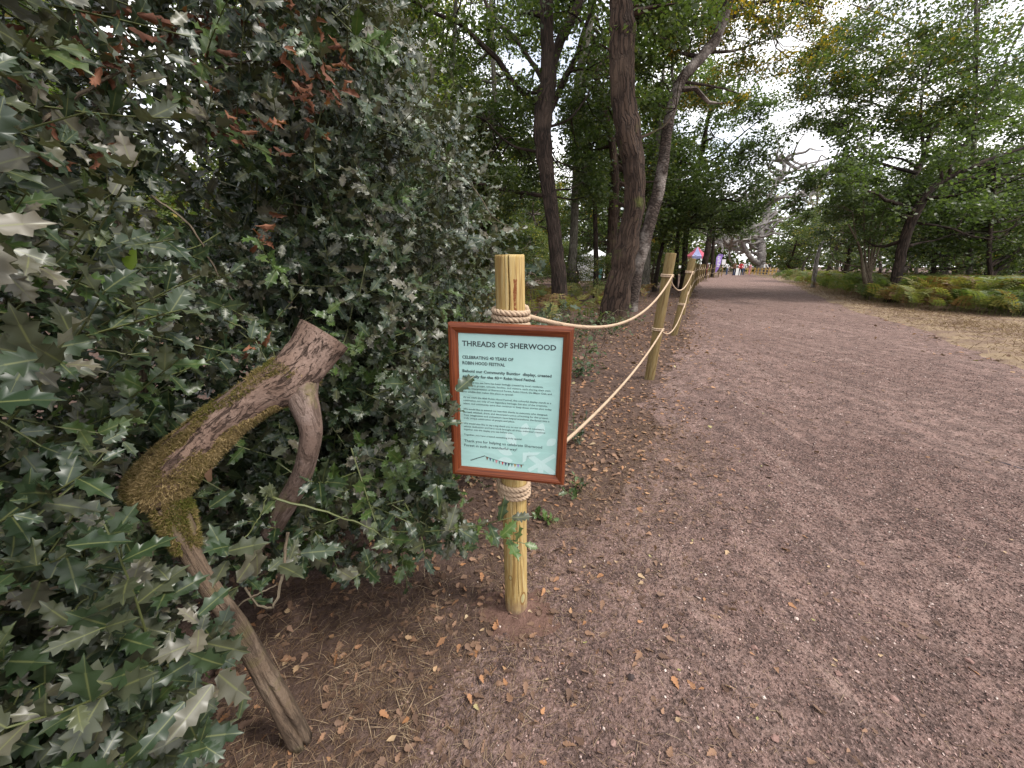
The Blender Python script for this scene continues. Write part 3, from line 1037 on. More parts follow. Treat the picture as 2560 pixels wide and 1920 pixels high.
for k, (tr, zd, bark, lab, cz) in enumerate(wood):
    rr = np.random.default_rng(100 + k)
    leafm = 'far_leaf' if k in (2, 9, 11, 0, 10) else 'oak_leaf'
    cl = clumps_in(rr, cz[6], cz[0], cz[1], cz[2], cz[3], cz[4], cz[5], (.5, .95) if zd < 30 else (.9, 1.5))
    tree('woodland_tree', lab, [foot(tr, zd)], cl, bark, leafm, .125, 60 + k, 300, warm=.35 if k in (2, 9, 10, 11) else .15, seg=10, group='trees in the wood')


# far trees: three kinds, copied with their parts
def proto_tree(seed, height, spread, low, leaf, bark, n_cl, n_per, size, warm):
    r = np.random.default_rng(seed)
    P = wander(np.array([0, 0, -.1]), np.array([r.uniform(-.6, .6), r.uniform(-.6, .6), height * .8]), 9, .25, r)
    R = np.linspace(.26, .05, 9)
    tm, bm_, lm = MB(), MB(), MB()
    tm.add(*tube(P, R, 9, True))
    cl = []
    for i in range(n_cl):
        h = low + (height - low) * r.uniform(0, 1) ** .8
        f = (h - low) / (height - low)
        rad = spread * math.sin(math.pi * min(.97, .22 + .72 * f)) ** .7
        a = r.uniform(0, 2 * math.pi)
        q = math.sqrt(r.uniform(.1, 1)) * rad
        cl.append((np.array([q * math.cos(a), q * math.sin(a), h]), r.uniform(.6, 1.05)))
    for c, _ in cl:
        B, RB = bend_to([(P, R)], c, r)
        bm_.add(*tube(B, RB, 4, False))
    clump_leaves(lm, [c for c, _ in cl], [q for _, q in cl], n_per, size, r, RHOMB, (.26, .11), warm)
    root = thing('woodland_tree', '', 'tree')
    tm.build('trunk', M[bark], root)
    bm_.build('branches', M[bark], root)
    lm.build('crown', M[leaf], root)
    return root


def copy_tree(o, loc, rz, s, label, group):
    c = o.copy()
    COL.objects.link(c)
    c.location = loc
    c.rotation_euler = (0, 0, rz)
    c.scale = (s, s, s)
    tag(c, label, None, group)
    for ch in o.children:
        d = ch.copy()
        COL.objects.link(d)
        d.parent = c
    return c


protos = [proto_tree(301, 11.5, 3.6, 2.6, 'far_leaf', 'grey_bark', 60, 190, .19, .3),
          proto_tree(302, 9.5, 3.4, 1.6, 'oak_leaf', 'oak_bark', 60, 190, .19, .25),
          proto_tree(303, 4.6, 2.4, .5, 'far_leaf', 'twig', 34, 190, .15, .5),
          proto_tree(304, 13, 3.8, 3.4, 'far_leaf', 'birch_bark', 60, 180, .19, .75)]
labs = ['tall pale green tree in the far wood', 'broad mid green oak in the far wood', 'low bushy shrub filling the understorey of the wood', 'tall yellowing birch in the far wood']
plur = ['tall pale green trees, ', 'broad mid green oaks, ', 'low bushy shrubs, ', 'tall yellowing birches, ']
spots = []
rr = np.random.default_rng(77)
tries = 0
while len(spots) < 120 and tries < 6000:
    tries += 1
    azd = rr.uniform(-62, 66)
    dist = 19 + 60 * rr.uniform(0, 1) ** 1.3
    az = math.radians(azd)
    x, y = dist * math.sin(az), dist * math.cos(az)
    # keep the path, the glade and the festival field open
    if y > 3 and fx(np.array(y)) - 2.5 < x < rx_(np.array(y)) + 3.5 and y < 62:
        continue
    if ((x - 30) / 27) ** 2 + ((y - 73) / 13) ** 2 < 1:
        continue
    if 0 < azd < 18 and dist < 36:
        continue
    if abs(azd - 30) < 3.2 and dist < 70:
        continue
    if azd > 29 and (dist < 30 or (dist < 55 and rr.uniform() < .35)):
        continue
    if any((x - a) ** 2 + (y - b) ** 2 < 9 for a, b, _ in spots):
        continue
    spots.append((x, y, dist))
used = set()
for i, (x, y, d) in enumerate(spots):
    k = [0, 1, 2, 3, 2, 1][i % 6] if d < 48 else [0, 1, 3][i % 3]
    side = 'beyond the holly side of the path' if x < fx(np.array(min(y, 60.0))) else 'beyond the bracken side of the path'
    lab = labs[k] + ' ' + side
    loc, rz, s = (x, y, 0), rr.uniform(0, 6.28), rr.uniform(.85, 1.2) * (.72 if math.degrees(math.atan2(x, y)) > 29 else 1)
    if k not in used:
        used.add(k)
        o = protos[k]
        o.location, o.rotation_euler, o.scale = loc, (0, 0, rz), (s, s, s)
        tag(o, lab, 'tree', plur[k] + side[7:])
    else:
        copy_tree(protos[k], loc, rz, s, lab, plur[k] + side[7:])

# far wood reading as one mass behind everything
fw = MB()
rr = np.random.default_rng(5)
cl, rads = [], []
for i in range(900):
    a = math.radians(rr.uniform(-68, 70))
    d = rr.uniform(88, 120)
    cl.append((d * math.sin(a), d * math.cos(a), rr.uniform(.5, 17) * (.6 + .4 * rr.uniform())))
    rads.append(rr.uniform(2.0, 3.6))
clump_leaves(fw, cl, rads, 150, .75, rr, RHOMB, (.28, .16), .3)
tag(fw.build('distant_wood', M['far_leaf']), 'hazy green wood closing off the view behind everything', 'wood', kind='stuff')

# the great grey half-dead oak in the glade
r4 = np.random.default_rng(404)
MOz = 60.0
mp_ = []
base = at(1908, 668, MOz)
base[2] = 0
tr0 = trace([(1906, 690, 30), (1904, 655, 26), (1903, 625, 24), (1900, 598, 24), (1904, 570, 20), (1915, 545, 15), (1925, 510, 9), (1930, 470, 5)], MOz)
mp_.append(tr0)
mp_.append(trace([(1898, 660, 18), (1880, 648, 15), (1866, 628, 14), (1858, 610, 13), (1862, 592, 12), (1856, 572, 8), (1840, 560, 5)], MOz, -.4))
mp_.append(trace([(1900, 590, 12), (1880, 560, 9), (1868, 530, 7), (1850, 500, 4)], MOz, .5))
mp_.append(trace([(1910, 560, 11), (1945, 530, 8), (1980, 505, 6), (2010, 490, 4), (2040, 480, 3)], MOz, -.5))
mp_.append(trace([(1905, 600, 10), (1880, 610, 6), (1850, 600, 5), (1825, 612, 4), (1800, 605, 3)], MOz, -.6))
mp_.append(trace([(1912, 555, 9), (1920, 500, 7), (1950, 450, 5), (1960, 400, 3)], MOz, .4))
for i in range(120):
    P0 = mp_[int(r4.integers(0, 6))][0]
    s = P0[int(r4.integers(2, len(P0)))]
    e = s + np.array([r4.normal(0, 3.2), r4.normal(0, 3), r4.normal(1.5, 2.2)])
    mp_.append((wander(s, e, 6, .5, r4), np.linspace(.26, .06, 6)))
cl = clumps_in(r4, 16, 1850, 1990, 470, 600, 58, 64, (1.0, 1.8))
tree('dead_oak', 'huge grey gnarled half-dead oak standing in the open glade', mp_, cl, 'dead_wood', 'far_leaf', .35, 41, 60, seg=10, flare=False, warm=.3, bumpy=.25)

# pale dead stump among the bracken
root_px = foot([(2036, 690, 12), (2040, 655, 12), (2046, 632, 11), (2050, 615, 8), (2052, 608, 4)], 22.0)
dm = MB()
o_ = np.array([root_px[0][0][0], root_px[0][0][1], 0])
Q = spline(root_px[0], 14)
dm.add(*tube(Q - o_, np.interp(np.linspace(0, 1, 14), np.linspace(0, 1, len(root_px[1])), root_px[1]), 9, True, lambda th, L: 1 + .2 * np.sin(th * 3 + L) + .1 * np.sin(th * 7 + L * 3)))
dm.add(*tube(np.array([Q[8] - o_, Q[10] - o_ + [.12, 0, .2], Q[10] - o_ + [.2, 0, .45]]), [.07, .05, .02], 6))
tag(dm.build('dead_stump', M['dead_wood'], None), 'pale broken dead stump standing behind the bracken', 'stump').location = o_

# ------------------------------------------------------------------ rope fence
# posts: foot and head read off the fence line, then carried on at its spacing
posts = []
P1a, P1b = np.array([.018, 1.148, -.06]), np.array([-.0066, 1.119, 1.279])
posts.append((P1a, P1b, .0415))
posts.append((np.array([1.58, 4.25, -.05]), np.array([1.668, 4.25, 1.375]), .054))
posts.append((np.array([3.03, 7.15, -.05]), np.array([3.19, 7.13, 1.37]), .056))
far = np.array([(3.03, 7.15), (4.75, 10.75), (6.68, 14.89), (10.42, 22.67), (13.52, 28.82), (17.4, 36.1), (20.9, 42), (25.9, 49.2)])
seglen = np.concatenate([[0], np.cumsum(np.linalg.norm(np.diff(far, axis=0), axis=1))])
for d in np.arange(3.55, seglen[-1], 3.45):
    p = np.array([np.interp(d, seglen, far[:, 0]), np.interp(d, seglen, far[:, 1])])
    ln = r1.normal(0, .025, 2)
    posts.append((np.array([p[0], p[1], -.05]), np.array([p[0] + ln[0] + .03, p[1] + ln[1], 1.34 + r1.normal(0, .02)]), .056))

ORD = ['first', 'second', 'third', 'fourth', 'fifth', 'sixth', 'seventh', 'eighth', 'ninth', 'tenth', 'eleventh', 'twelfth', 'thirteenth', 'fourteenth', 'fifteenth', 'sixteenth', 'seventeenth', 'eighteenth', 'nineteenth']


def build_post(i, a, b, r):
    near = i == 0
    seg, nr = (200, 150) if near else ((36, 30) if i < 4 else (14, 8))
    L = np.linalg.norm(b - a)
    zz = np.linspace(0, L, nr)
    th = np.linspace(0, 2 * np.pi, seg + 1)
    R = np.full((nr, seg + 1), r)
    R *= 1 + .02 * np.sin(th * 2 + i)[None] + .014 * (vnoise(th[None] * 2.5 + i * 9, zz[:, None] * 5, i) - .5)
    if near:
        # seasoning checks: narrow splits running down the grain (front of the post faces -Y, th = 3pi/2)
        for (t0, drift, z0, z1, wd, dp) in ((4.60, .06, .99, 1.34, .028, .020), (4.76, .10, .99, 1.17, .020, .014), (4.92, -.10, .15, .66, .020, .010), (4.55, .05, .30, .62, .016, .007), (4.33, .02, .98, 1.34, .018, .004), (5.1, .0, .2, .5, .016, .006)):
            mid = t0 + drift * (zz - z0) + .02 * np.sin(zz * 31 + t0 * 7)
            env = np.clip((zz - z0) / .05, 0, 1) * np.clip((z1 - zz) / .05, 0, 1)
            if z1 > 1.3:
                env = np.clip((zz - z0) / .12, 0, 1)
            R -= dp * env[:, None] * np.exp(-((th[None] - mid[:, None]) / wd) ** 2)
    # saw-cut top with a worn edge
    rings = [1.0, .985, .93, .5]
    drop = [.006, .002, 0., .0]
    dirv = (b - a) / L
    X = nrm(np.cross(dirv, [0, 1., 0]))
    X = X if X[0] > 0 else -X
    Y = np.cross(dirv, X)
    V = a + zz[:, None, None] * dirv + R[..., None] * (X * np.cos(th)[None, :, None] + Y * np.sin(th)[None, :, None])
    U = np.stack([np.broadcast_to(th * r, R.shape), np.broadcast_to(zz[:, None], R.shape)], -1)
    VV, UU = [V], [U]
    top = R[-1]
    V[-1] -= dirv * .008
    for s, dz in zip(rings[1:], drop[1:]):
        ring = a + (L - dz) * dirv + (top * s)[:, None] * (X * np.cos(th)[:, None] + Y * np.sin(th)[:, None])
        VV.append(ring[None])
        UU.append(np.stack([th * r * s, np.full(seg + 1, L)], -1)[None])
    V = np.concatenate(VV)
    U = np.concatenate(UU)
    k = seg + 1
    ii, jj = np.meshgrid(np.arange(len(V) - 1), np.arange(seg), indexing='ij')
    a0 = (ii * k + jj).ravel()
    T = np.concatenate([np.stack([a0, a0 + 1, a0 + k + 1], 1), np.stack([a0, a0 + k + 1, a0 + k], 1)])
    V = V.reshape(-1, 3)
    nv = len(V)
    V = np.concatenate([V, [b + dirv * .001]])
    e = nv - k
    T = np.concatenate([T, [(nv, e + j, e + j + 1) for j in range(seg)]])
    U = np.concatenate([U.reshape(-1, 2), [[0, L]]])
    org = np.array([a[0], a[1], 0])
    o = MB().add(V, T, None, U).build('fence_post', M['post' if near else 'post_old'], None, True, org)
    o.location = org
    if near:
        lab = 'yellowish round timber post with a rusty drip, carrying the framed notice'
    else:
        lab = 'round timber rope-fence post, %s along from the post with the notice' % ORD[i - 1]
    tag(o, lab, 'post', 'rope fence posts')
    return o


for i, (a, b, r) in enumerate(posts):
    build_post(i, a, b, r)


def rope_mesh(pts, R, pitch=.05, detail=1.0, mb=None):
    """three-strand laid rope swept along a path"""
    mb = mb or MB()
    P = np.asarray(pts, float)
    Ls = np.concatenate([[0], np.cumsum(np.linalg.norm(np.diff(P, axis=0), axis=1))])
    n = max(8, int(Ls[-1] / (pitch / 8) * detail))
    s = np.linspace(0, Ls[-1], n)
    Q = np.stack([np.interp(s, Ls, P[:, k]) for k in range(3)], 1)
    ker = np.ones(5) / 5
    Qs = Q.copy()
    if n > 12:
        for k in range(3):
            Qs[2:-2, k] = np.convolve(Q[:, k], ker, 'valid')
    _, tt, nn, bb = frames(Qs)
    for st in range(3):
        ph = 2 * np.pi * (s / pitch + st / 3)
        C = Qs + .50 * R * (nn * np.cos(ph)[:, None] + bb * np.sin(ph)[:, None])
        mb.add(*tube(C, R * .56, 7, True))
    return mb


def post_pt(i, z):
    a, b, r = posts[i]
    f = (z - a[2]) / (b[2] - a[2])
    return a + (b - a) * f


def wrap(i, z0, turns, R, detail=60, ang0=0.35, down=True):
    """turns of rope round post i; z0 = height of the first turn"""
    r = posts[i][2] + R * .95
    n = int(detail * turns)
    th = ang0 + np.linspace(0, 2 * np.pi * turns, n)
    z = z0 - np.linspace(0, 1, n) * turns * 2.02 * R
    C = np.array([post_pt(i, q) for q in z])
    return C + np.stack([r * np.cos(th), r * np.sin(th), 0 * th], 1)


def sag(a, b, drop, n=60, skew=0.0):
    s = np.linspace(0, 1, n)
    P = a + (b - a) * s[:, None]
    u = s ** (1 + skew)
    P[:, 2] -= 4 * drop * u * (1 - u)
    return P


RR = .0085
span_z = []
for i in range(len(posts) - 1):
    for lev, nm in ((0, 'upper'), (1, 'lower')):
        R = RR if i < 2 else .010
        if i == 0:
            z0 = 1.134 if lev == 0 else .566
        else:
            z0 = 1.165 + .01 * math.sin(i * 3) if lev == 0 else .61 + .015 * math.sin(i * 5)
        z1 = 1.165 + .01 * math.sin((i + 1) * 3) if lev == 0 else .61 + .015 * math.sin((i + 1) * 5)
        turns = 3 if i == 0 else 2
        dirn = nrm(posts[i + 1][0][:2] - posts[i][0][:2])
        a0 = math.atan2(dirn[1], dirn[0])
        det = 1.0 if i == 0 else (.6 if i < 3 else .12)
        root = thing('rope', '', 'rope', (posts[i][0][0], posts[i][0][1], 0))
        org = np.array(root.location)
        coil = wrap(i, z0, turns, R, 60 if i < 3 else 14, a0 - .25)
        # hitch: from the last turn back up over the coils, then away to the next post
        rO = posts[i][2] + R * 2.6
        cz = z0 - turns * R
        pc = post_pt(i, cz)
        aa = a0 - .45
        h0 = coil[-1]
        e = lambda an, rad, dz: pc + np.array([rad * math.cos(an), rad * math.sin(an), dz])
        hitch = spline([h0, e(aa, rO, -turns * R * .6), e(aa + .05, rO + R * .3, turns * R * .4), e(aa + .2, rO, turns * R * 1.05), e(aa + .5, rO * .98, turns * R * .55), e(aa + .38, rO + R * .9, -R * .3)], 26)
        cm = rope_mesh(np.concatenate([coil, hitch[1:]]), R, .040 if i == 0 else .05, det)
        cm.build('coil', M['rope'], root, origin=org).location = (0, 0, 0)
        sa = hitch[-1]
        j = i + 1
        a1 = math.atan2(-dirn[1], -dirn[0])
        pe = post_pt(j, z1 - R * 1.5)
        sb = pe + np.array([(posts[j][2] + R * .9) * math.cos(a1 + 1.1), (posts[j][2] + R * .9) * math.sin(a1 + 1.1), 0])
        if i == 0:
            drop = .22 if lev == 0 else .10
        else:
            drop = .20 + .05 * math.sin(i * 7 + lev)
        sm = rope_mesh(sag(sa, sb, drop, 80 if i < 3 else 24), R, .040 if i == 0 else .05, det)
        sm.build('span', M['rope'], root, origin=org).location = (0, 0, 0)
        if i == 0:
            lab = 'thick tan %s rope coiled on the notice post and strung to the next' % nm
        else:
            lab = '%s tan rope sagging onward from the %s fence post past the notice post' % (nm, ORD[i - 1])
        tag(root, lab, 'rope', 'fence ropes')

# ------------------------------------------------------------------ the framed notice
SW, SH = .345, .470
sign = thing('framed_notice', 'red-brown wooden frame holding a pale green printed notice on the post', 'sign', (-.0103, 1.0358, .8623))
sign.rotation_euler = (Matrix.Rotation(-.163, 3, 'Z') @ Matrix.Rotation(.0035, 3, 'X') @ Matrix.Rotation(.0181, 3, 'Y')).to_euler()
# sign space: x right, z up, front faces -Y
FW = .0275
prof = [(0, .020), (0, -.004), (.003, -.009), (.010, -.0105), (.016, -.0085), (.021, -.006), (.0255, -.004), (FW, -.0005), (FW, .006)]   # (inward, y)


def rail(p0, p1, inward):
    """mitred frame rail from outer corner p0 to p1"""
    p0, p1, inward = (np.array(q, float) for q in (p0, p1, inward))
    dl = nrm(p1 - p0)
    V, U = [], []
    for end, s in ((p0, 1), (p1, -1)):
        for q, y in prof:
            v2 = end + inward * q + dl * s * q
            V.append((v2[0], y, v2[1]))
            U.append((q + .001 * y, (v2 - p0) @ dl))
    k = len(prof)
    T = []
    for j in range(k - 1):
        T += [(j, k + j, k + j + 1), (j, k + j + 1, j + 1)]
    T = np.array(T)
    V = np.array(V)
    nv = np.cross(V[T[0][1]] - V[T[0][0]], V[T[0][2]] - V[T[0][0]])
    c2 = V.mean(0)
    if nv @ (V[T[0]].mean(0) - c2) < 0:
        T = T[:, ::-1]
    return MB().add(V, T, None, np.array(U))


w2, h2 = SW / 2, SH / 2
for p0, p1, inn in (((-w2, h2), (w2, h2), (0, -1)), ((w2, h2), (w2, -h2), (-1, 0)), ((w2, -h2), (-w2, -h2), (0, 1)), ((-w2, -h2), (-w2, h2), (1, 0))):
    rail(p0, p1, inn).build('frame_rail', M['frame'], sign, False)
V, T = box(-w2 + .004, w2 - .004, .008, .016, -h2 + .004, h2 - .004)
MB().add(V, T).build('backing_board', M['cut_wood'], sign, False)
pw, ph = SW / 2 - FW + .003, SH / 2 - FW + .003
g_ = np.linspace(-1, 1, 30)
gx, gz = np.meshgrid(g_ * pw, g_ * ph, indexing='ij')
gy = .0028 + 0 * gx
V = np.stack([gx, gy, gz], -1).reshape(-1, 3)
i, j = np.meshgrid(np.arange(29), np.arange(29), indexing='ij')
a0 = (i * 30 + j).ravel()
MB().add(V, np.concatenate([np.stack([a0, a0 + 30, a0 + 31], 1), np.stack([a0, a0 + 31, a0 + 1], 1)])).build('paper', M['paper'], sign)
paper = sign.children[-1]
for q in sign.children:
    if q.name.startswith('paper'):
        paper = q
YT = .0024


def sx_(u):
    """sheet coordinates of the notice, u 0..1 across, v 0..1 down -> sign x, z"""
    return (u - .5) * 2 * (SW / 2 - FW)


def sz_(v):
    return (.5 - v) * 2 * (SH / 2 - FW)


def text_block(name, lines, mat, bold=0.0):
    """lines: (text, u0, v_baseline, cap height in m, width in u or None)"""
    mb = MB()
    for (s, u0, vb, size, wid) in lines:
        cu = bpy.data.curves.new('tmp', 'FONT')
        cu.body = s
        cu.size = 1.0
        cu.resolution_u = 2
        cu.offset = bold
        ob = bpy.data.objects.new('tmp', cu)
        COL.objects.link(ob)
        dg = bpy.context.evaluated_depsgraph_get()
        me = ob.evaluated_get(dg).to_mesh()
        me.calc_loop_triangles()
        n = len(me.vertices)
        co = np.zeros(n * 3)
        me.vertices.foreach_get('co', co)
        co = co.reshape(-1, 3)
        tr_ = np.zeros(len(me.loop_triangles) * 3, dtype=np.int32)
        me.loop_triangles.foreach_get('vertices', tr_)
        ob.to_mesh_clear()
        bpy.data.objects.remove(ob)
        bpy.data.curves.remove(cu)
        fx_ = size / .72
        sxx = fx_ if wid is None else wid * 2 * (SW / 2 - FW) / (co[:, 0].max() - co[:, 0].min())
        x = sx_(u0) + (co[:, 0] - co[:, 0].min()) * sxx
        z = sz_(vb) + co[:, 1] * fx_
        V = np.stack([x, np.full(n, YT), z], 1)
        T = tr_.reshape(-1, 3)
        q = np.cross(V[T[0][1]] - V[T[0][0]], V[T[0][2]] - V[T[0][0]])
        if q[1] > 0:
            T = T[:, ::-1]
        mb.add(V, T)
    return mb.build(name, mat, paper, False)


text_block('heading', [('THREADS OF SHERWOOD', .035, .088, .0150, .905)], M['ink'], .024)
text_block('subheading', [('CELEBRATING 40 YEARS OF', .035, .176, .0092, .505), ('ROBIN HOOD FESTIVAL', .035, .216, .0092, .425)], M['ink'], .026)
text_block('introduction', [('Behold our Community Bunting  display, created', .035, .272, .0082, .875), ('especially for the 40', .035, .309, .0082, .365), ('th', .405, .303, .0045, .028), (' Robin Hood Festival.', .448, .309, .0082, .312)], M['ink'], .030)
small = ['Every flag you see here has been lovingly created by local residents,', 'community groups, schools, families, and visitors, each sharing their own', 'artistic interpretation of Sherwood Forest, Robin Hood, the Major Oak, and', 'the wildlife that makes this place so special.', None,
         'As we mark the 40th Robin Hood Festival, this colourful display stands as a', 'celebration not only of our legendary heritage, but also of the creativity,', 'talent, and community spirit that continue to keep those stories alive today.', None,
         'We would like to extend our heartfelt thanks to everyone who designed,', 'painted, stitched, drew, and decorated a piece of bunting for this project.', 'Your imagination and enthusiasm have helped transform the forest into a', 'truly unique celebration of people and place.', None,
         'We would also like to say a big thank you to our wonderful volunteers,', 'whose dedication and hard work brought all these individual creations', 'together into the display you see before you.', None,
         'Together, you have created something truly special.']
wd = [.80, .87, .885, .51, 0, .885, .85, .895, 0, .855, .865, .875, .53, 0, .83, .84, .51, 0, .61]
v, ln = .349, []
for s, q in zip(small, wd):
    if s is None:
        v += .0185
        continue
    ln.append((s, .036, v, .0053, q))
    v += .0232
text_block('small_print', ln, M['ink_soft'], .012)
text_block('thanks', [('Thank you for helping us celebrate Sherwood', .036, .800, .0086, .815), ('Forest in such a wonderful way!', .036, .836, .0086, .56)], M['ink'], .010)


def flat_poly(mb, uv, y):
    V = [(sx_(a), y, sz_(b)) for a, b in uv]
    c = np.mean(V, 0)
    n = len(V)
    mb.add(np.array(V + [tuple(c)]), [(n, (k + 1) % n, k) for k in range(n)])


# pale leaf and arrow print in the lower right of the notice
em = MB()


def print_leaf(cx, cy, L, Wd, ang):
    pts = []
    for s in np.linspace(0, 1, 9):
        pts.append((s - .5, .5 * Wd / L * math.sin(math.pi * s) ** .8))
    for s in np.linspace(1, 0, 9)[1:-1]:
        pts.append((s - .5, -.5 * Wd / L * math.sin(math.pi * s) ** .8))
    ca, sa_ = math.cos(ang), math.sin(ang)
    asp = (SW - 2 * FW) / (SH - 2 * FW)
    flat_poly(em, [(cx + L * (a * ca - b * sa_), cy + L * (a * sa_ + b * ca) * asp) for a, b in pts], .00265)


for kl, a_ in enumerate(((.53, .745, .17, .10, .9), (.67, .665, .15, .09, 1.75), (.82, .66, .17, .10, 1.9), (.94, .745, .12, .08, 2.4), (.47, .85, .17, .085, .35), (.47, .925, .17, .085, -.15), (.55, .972, .12, .07, -.6))):
    print_leaf(*a_)
for ke, (p, q, wdt) in enumerate((((.70, .85), (.985, .995), .05), ((.985, .845), (.72, .985), .035), ((.845, .93), (.845, .995), .06))):
    p, q = np.array(p), np.array(q)
    d = q - p
    nrm_ = np.array([-d[1] * 1.4, d[0] / 1.4])
    nrm_ = nrm_ / np.linalg.norm(nrm_) * wdt / 2
    flat_poly(em, [p + nrm_, q + nrm_, q - nrm_, p - nrm_], .00262 - .00003 * ke)
flat_poly(em, [(.655, .845), (.84, .83), (.80, .856), (.70, .866), (.69, .91), (.655, .93)], .00250)
em.build('leaf_print', M['emblem'], paper, False)
# printed string of pennants
bn = MB()
ks = np.linspace(0, 1, 24)
u_ = .255 + ks * .415
v_ = .900 + .042 * ks + .018 * np.sin(np.pi * ks) * .8
for a_, b_ in zip(range(23), range(1, 24)):
    flat_poly(bn, [(u_[a_], v_[a_]), (u_[b_], v_[b_]), (u_[b_], v_[b_] + .0035), (u_[a_], v_[a_] + .0035)], .00245)
flat_poly(bn, [(.10, .945), (.255, .897), (.257, .903), (.102, .951)], .00242)
bn.build('pennant_string_print', M['ink_soft'], paper, False)
cols = ['brown_cloth', 'denim', 'teal', 'pink', 'teal', 'red', 'denim', 'dark', 'teal', 'rail', 'purple', 'brown_cloth']
bym = {}
for k, cname in enumerate(cols):
    s = (k + .8) / 12.6
    uu, vv = .255 + s * .415, .900 + .042 * s + .018 * math.sin(math.pi * s) * .8 + .002
    hw = .011 if k % 3 else .014
    flat_poly(bym.setdefault(cname, MB()), [(uu - hw, vv), (uu + hw, vv + .002), (uu, vv + .028)], .0022 - .00003 * k)
for cname, mb in bym.items():
    mb.build('pennant_print', M[cname], paper, False)

# ------------------------------------------------------------------ holly bush
FACE = spline([(-.62, -.5), (-.64, .0), (-.70, .42), (-.80, .75), (-.86, 1.08), (-.60, 1.36), (-.36, 1.50), (-.16, 1.95), (-.12, 2.5), (-.45, 3.1), (-1.1, 3.5)], 200)
FACE_N = np.gradient(FACE, axis=0)
FACE_N = nrm(np.stack([FACE_N[:, 1], -FACE_N[:, 0]], 1))        # towards the path


def holly_top(x, y):
    """height of the bush: tall near the camera, stepping down at its far right end"""
    return np.interp(x, [-1.2, -.75, -.62, -.45, -.25, -.05], [3.6, 3.0, 2.45, 1.95, 1.62, 1.40]) + np.where(y < .9, 1.2, 0)


def shoots(r, n, s0, s1, zlo, zhi, t0=0., t1=1., outward=1.0, fixed=None):
    """base points, directions and lengths of holly shoots in the bush volume"""
    B, D, L = [], [], []
    got = 0
    while got < n:
        m = n * 2
        t = r.uniform(t0, t1, m)
        k = (t * 199).astype(int)
        z = zlo + (zhi - zlo) * r.uniform(0, 1, m) ** 1.05
        s = s0 + (s1 - s0) * r.uniform(0, 1, m) ** 1.3
        lump = .17 * (vnoise(t * 14, z * 3.1, 31) - .5) + .10 * (vnoise(t * 31, z * 7, 32) - .5)
        inn = s - lump + .30 * np.clip(.50 - z, 0, 1) + .14 * np.clip(.26 - z, 0, 1) - .16 * np.clip(z - 1.5, 0, 1.2)
        p2 = FACE[k] - FACE_N[k] * inn[:, None]
        ok = z < holly_top(p2[:, 0], p2[:, 1])
        # thinner towards the top on the far side
        thin = np.clip((z - 1.55) / 1.2, 0, 1) * (p2[:, 1] > .9) * .60
        ok &= r.uniform(0, 1, m) > thin
        p = np.concatenate([p2, z[:, None]], 1)[ok]
        d = np.concatenate([FACE_N[k] * outward, np.zeros((m, 1))], 1)[ok] + r.normal(0, .55, (ok.sum(), 3)) + [0, 0, .18]
        B.append(p)
        D.append(nrm(d))
        L.append(r.uniform(.16, .34, ok.sum()))
        got += ok.sum()
    return np.concatenate(B)[:n], np.concatenate(D)[:n], np.concatenate(L)[:n]


def shoot_leaves(r, B, D, L, per, size, young=.12):
    """leaf frames along curved shoots; returns axes, positions, colour values and stem curves"""
    n = len(B)
    up = np.array([0, 0, 1.])
    f = np.linspace(.18, 1.0, per)[None, :, None]
    curl = nrm(r.normal(0, 1, (n, 3)))[:, None] * .22 + up * .10
    P = B[:, None] + D[:, None] * L[:, None, None] * f + curl * L[:, None, None] * f ** 2
    tang = nrm(D[:, None] + 2 * curl * f)
    ph = r.uniform(0, 6.28, (n, 1)) + np.arange(per)[None] * 2.4
    side = nrm(np.cross(tang, up + r.normal(0, .05, (n, 1, 3))))
    oth = np.cross(side, tang)
    rad = side * np.cos(ph)[..., None] + oth * np.sin(ph)[..., None]
    y = nrm(rad * .95 + tang * (.25 + .75 * f ** 3) + r.normal(0, .18, (n, per, 3)))
    n0 = tang * .75 + up * .55 + np.array([.35, -.3, 0]) + r.normal(0, .30, (n, per, 3))
    S = size * r.uniform(.55, 1.32, (n, per)) * (1.0 - .22 * f[..., 0] ** 2)
    tone = np.clip(r.beta(1.5, 1.7, (n, per)) * .9 + r.normal(0, .14, (n, 1)), 0, 1)
    warm = np.where((r.uniform(0, 1, (n, 1)) < young), r.uniform(.2, .75, (n, 1)), 0) * np.ones((1, per))
    return y.reshape(-1, 3), n0.reshape(-1, 3), S.ravel(), P.reshape(-1, 3), tone.ravel(), warm.ravel(), P


hr = np.random.default_rng(909)
holly = thing('holly_bush', 'large dark glossy holly bush crowding the notice post', 'bush', (-1.1, 1.2, 0))
HO = np.array([-1.1, 1.2, 0])
sets = [shoots(hr, 1500, .10, .36, .12, 3.4), shoots(hr, 1600, .32, .80, .10, 3.4, outward=.5)]
sets[1] = tuple(np.concatenate(z) for z in zip(sets[1], shoots(hr, 420, .25, .95, 1.9, 3.8, .12, .62, outward=.4)))
deep = [np.concatenate(z) for z in zip(shoots(hr, 1700, .7, 1.5, .05, 3.6, outward=.2), shoots(hr, 1300, .35, 1.5, .03, 1.3, .1, .62, outward=.2), shoots(hr, 900, .5, 1.6, 1.6, 4.0, .08, .6, outward=.2))]
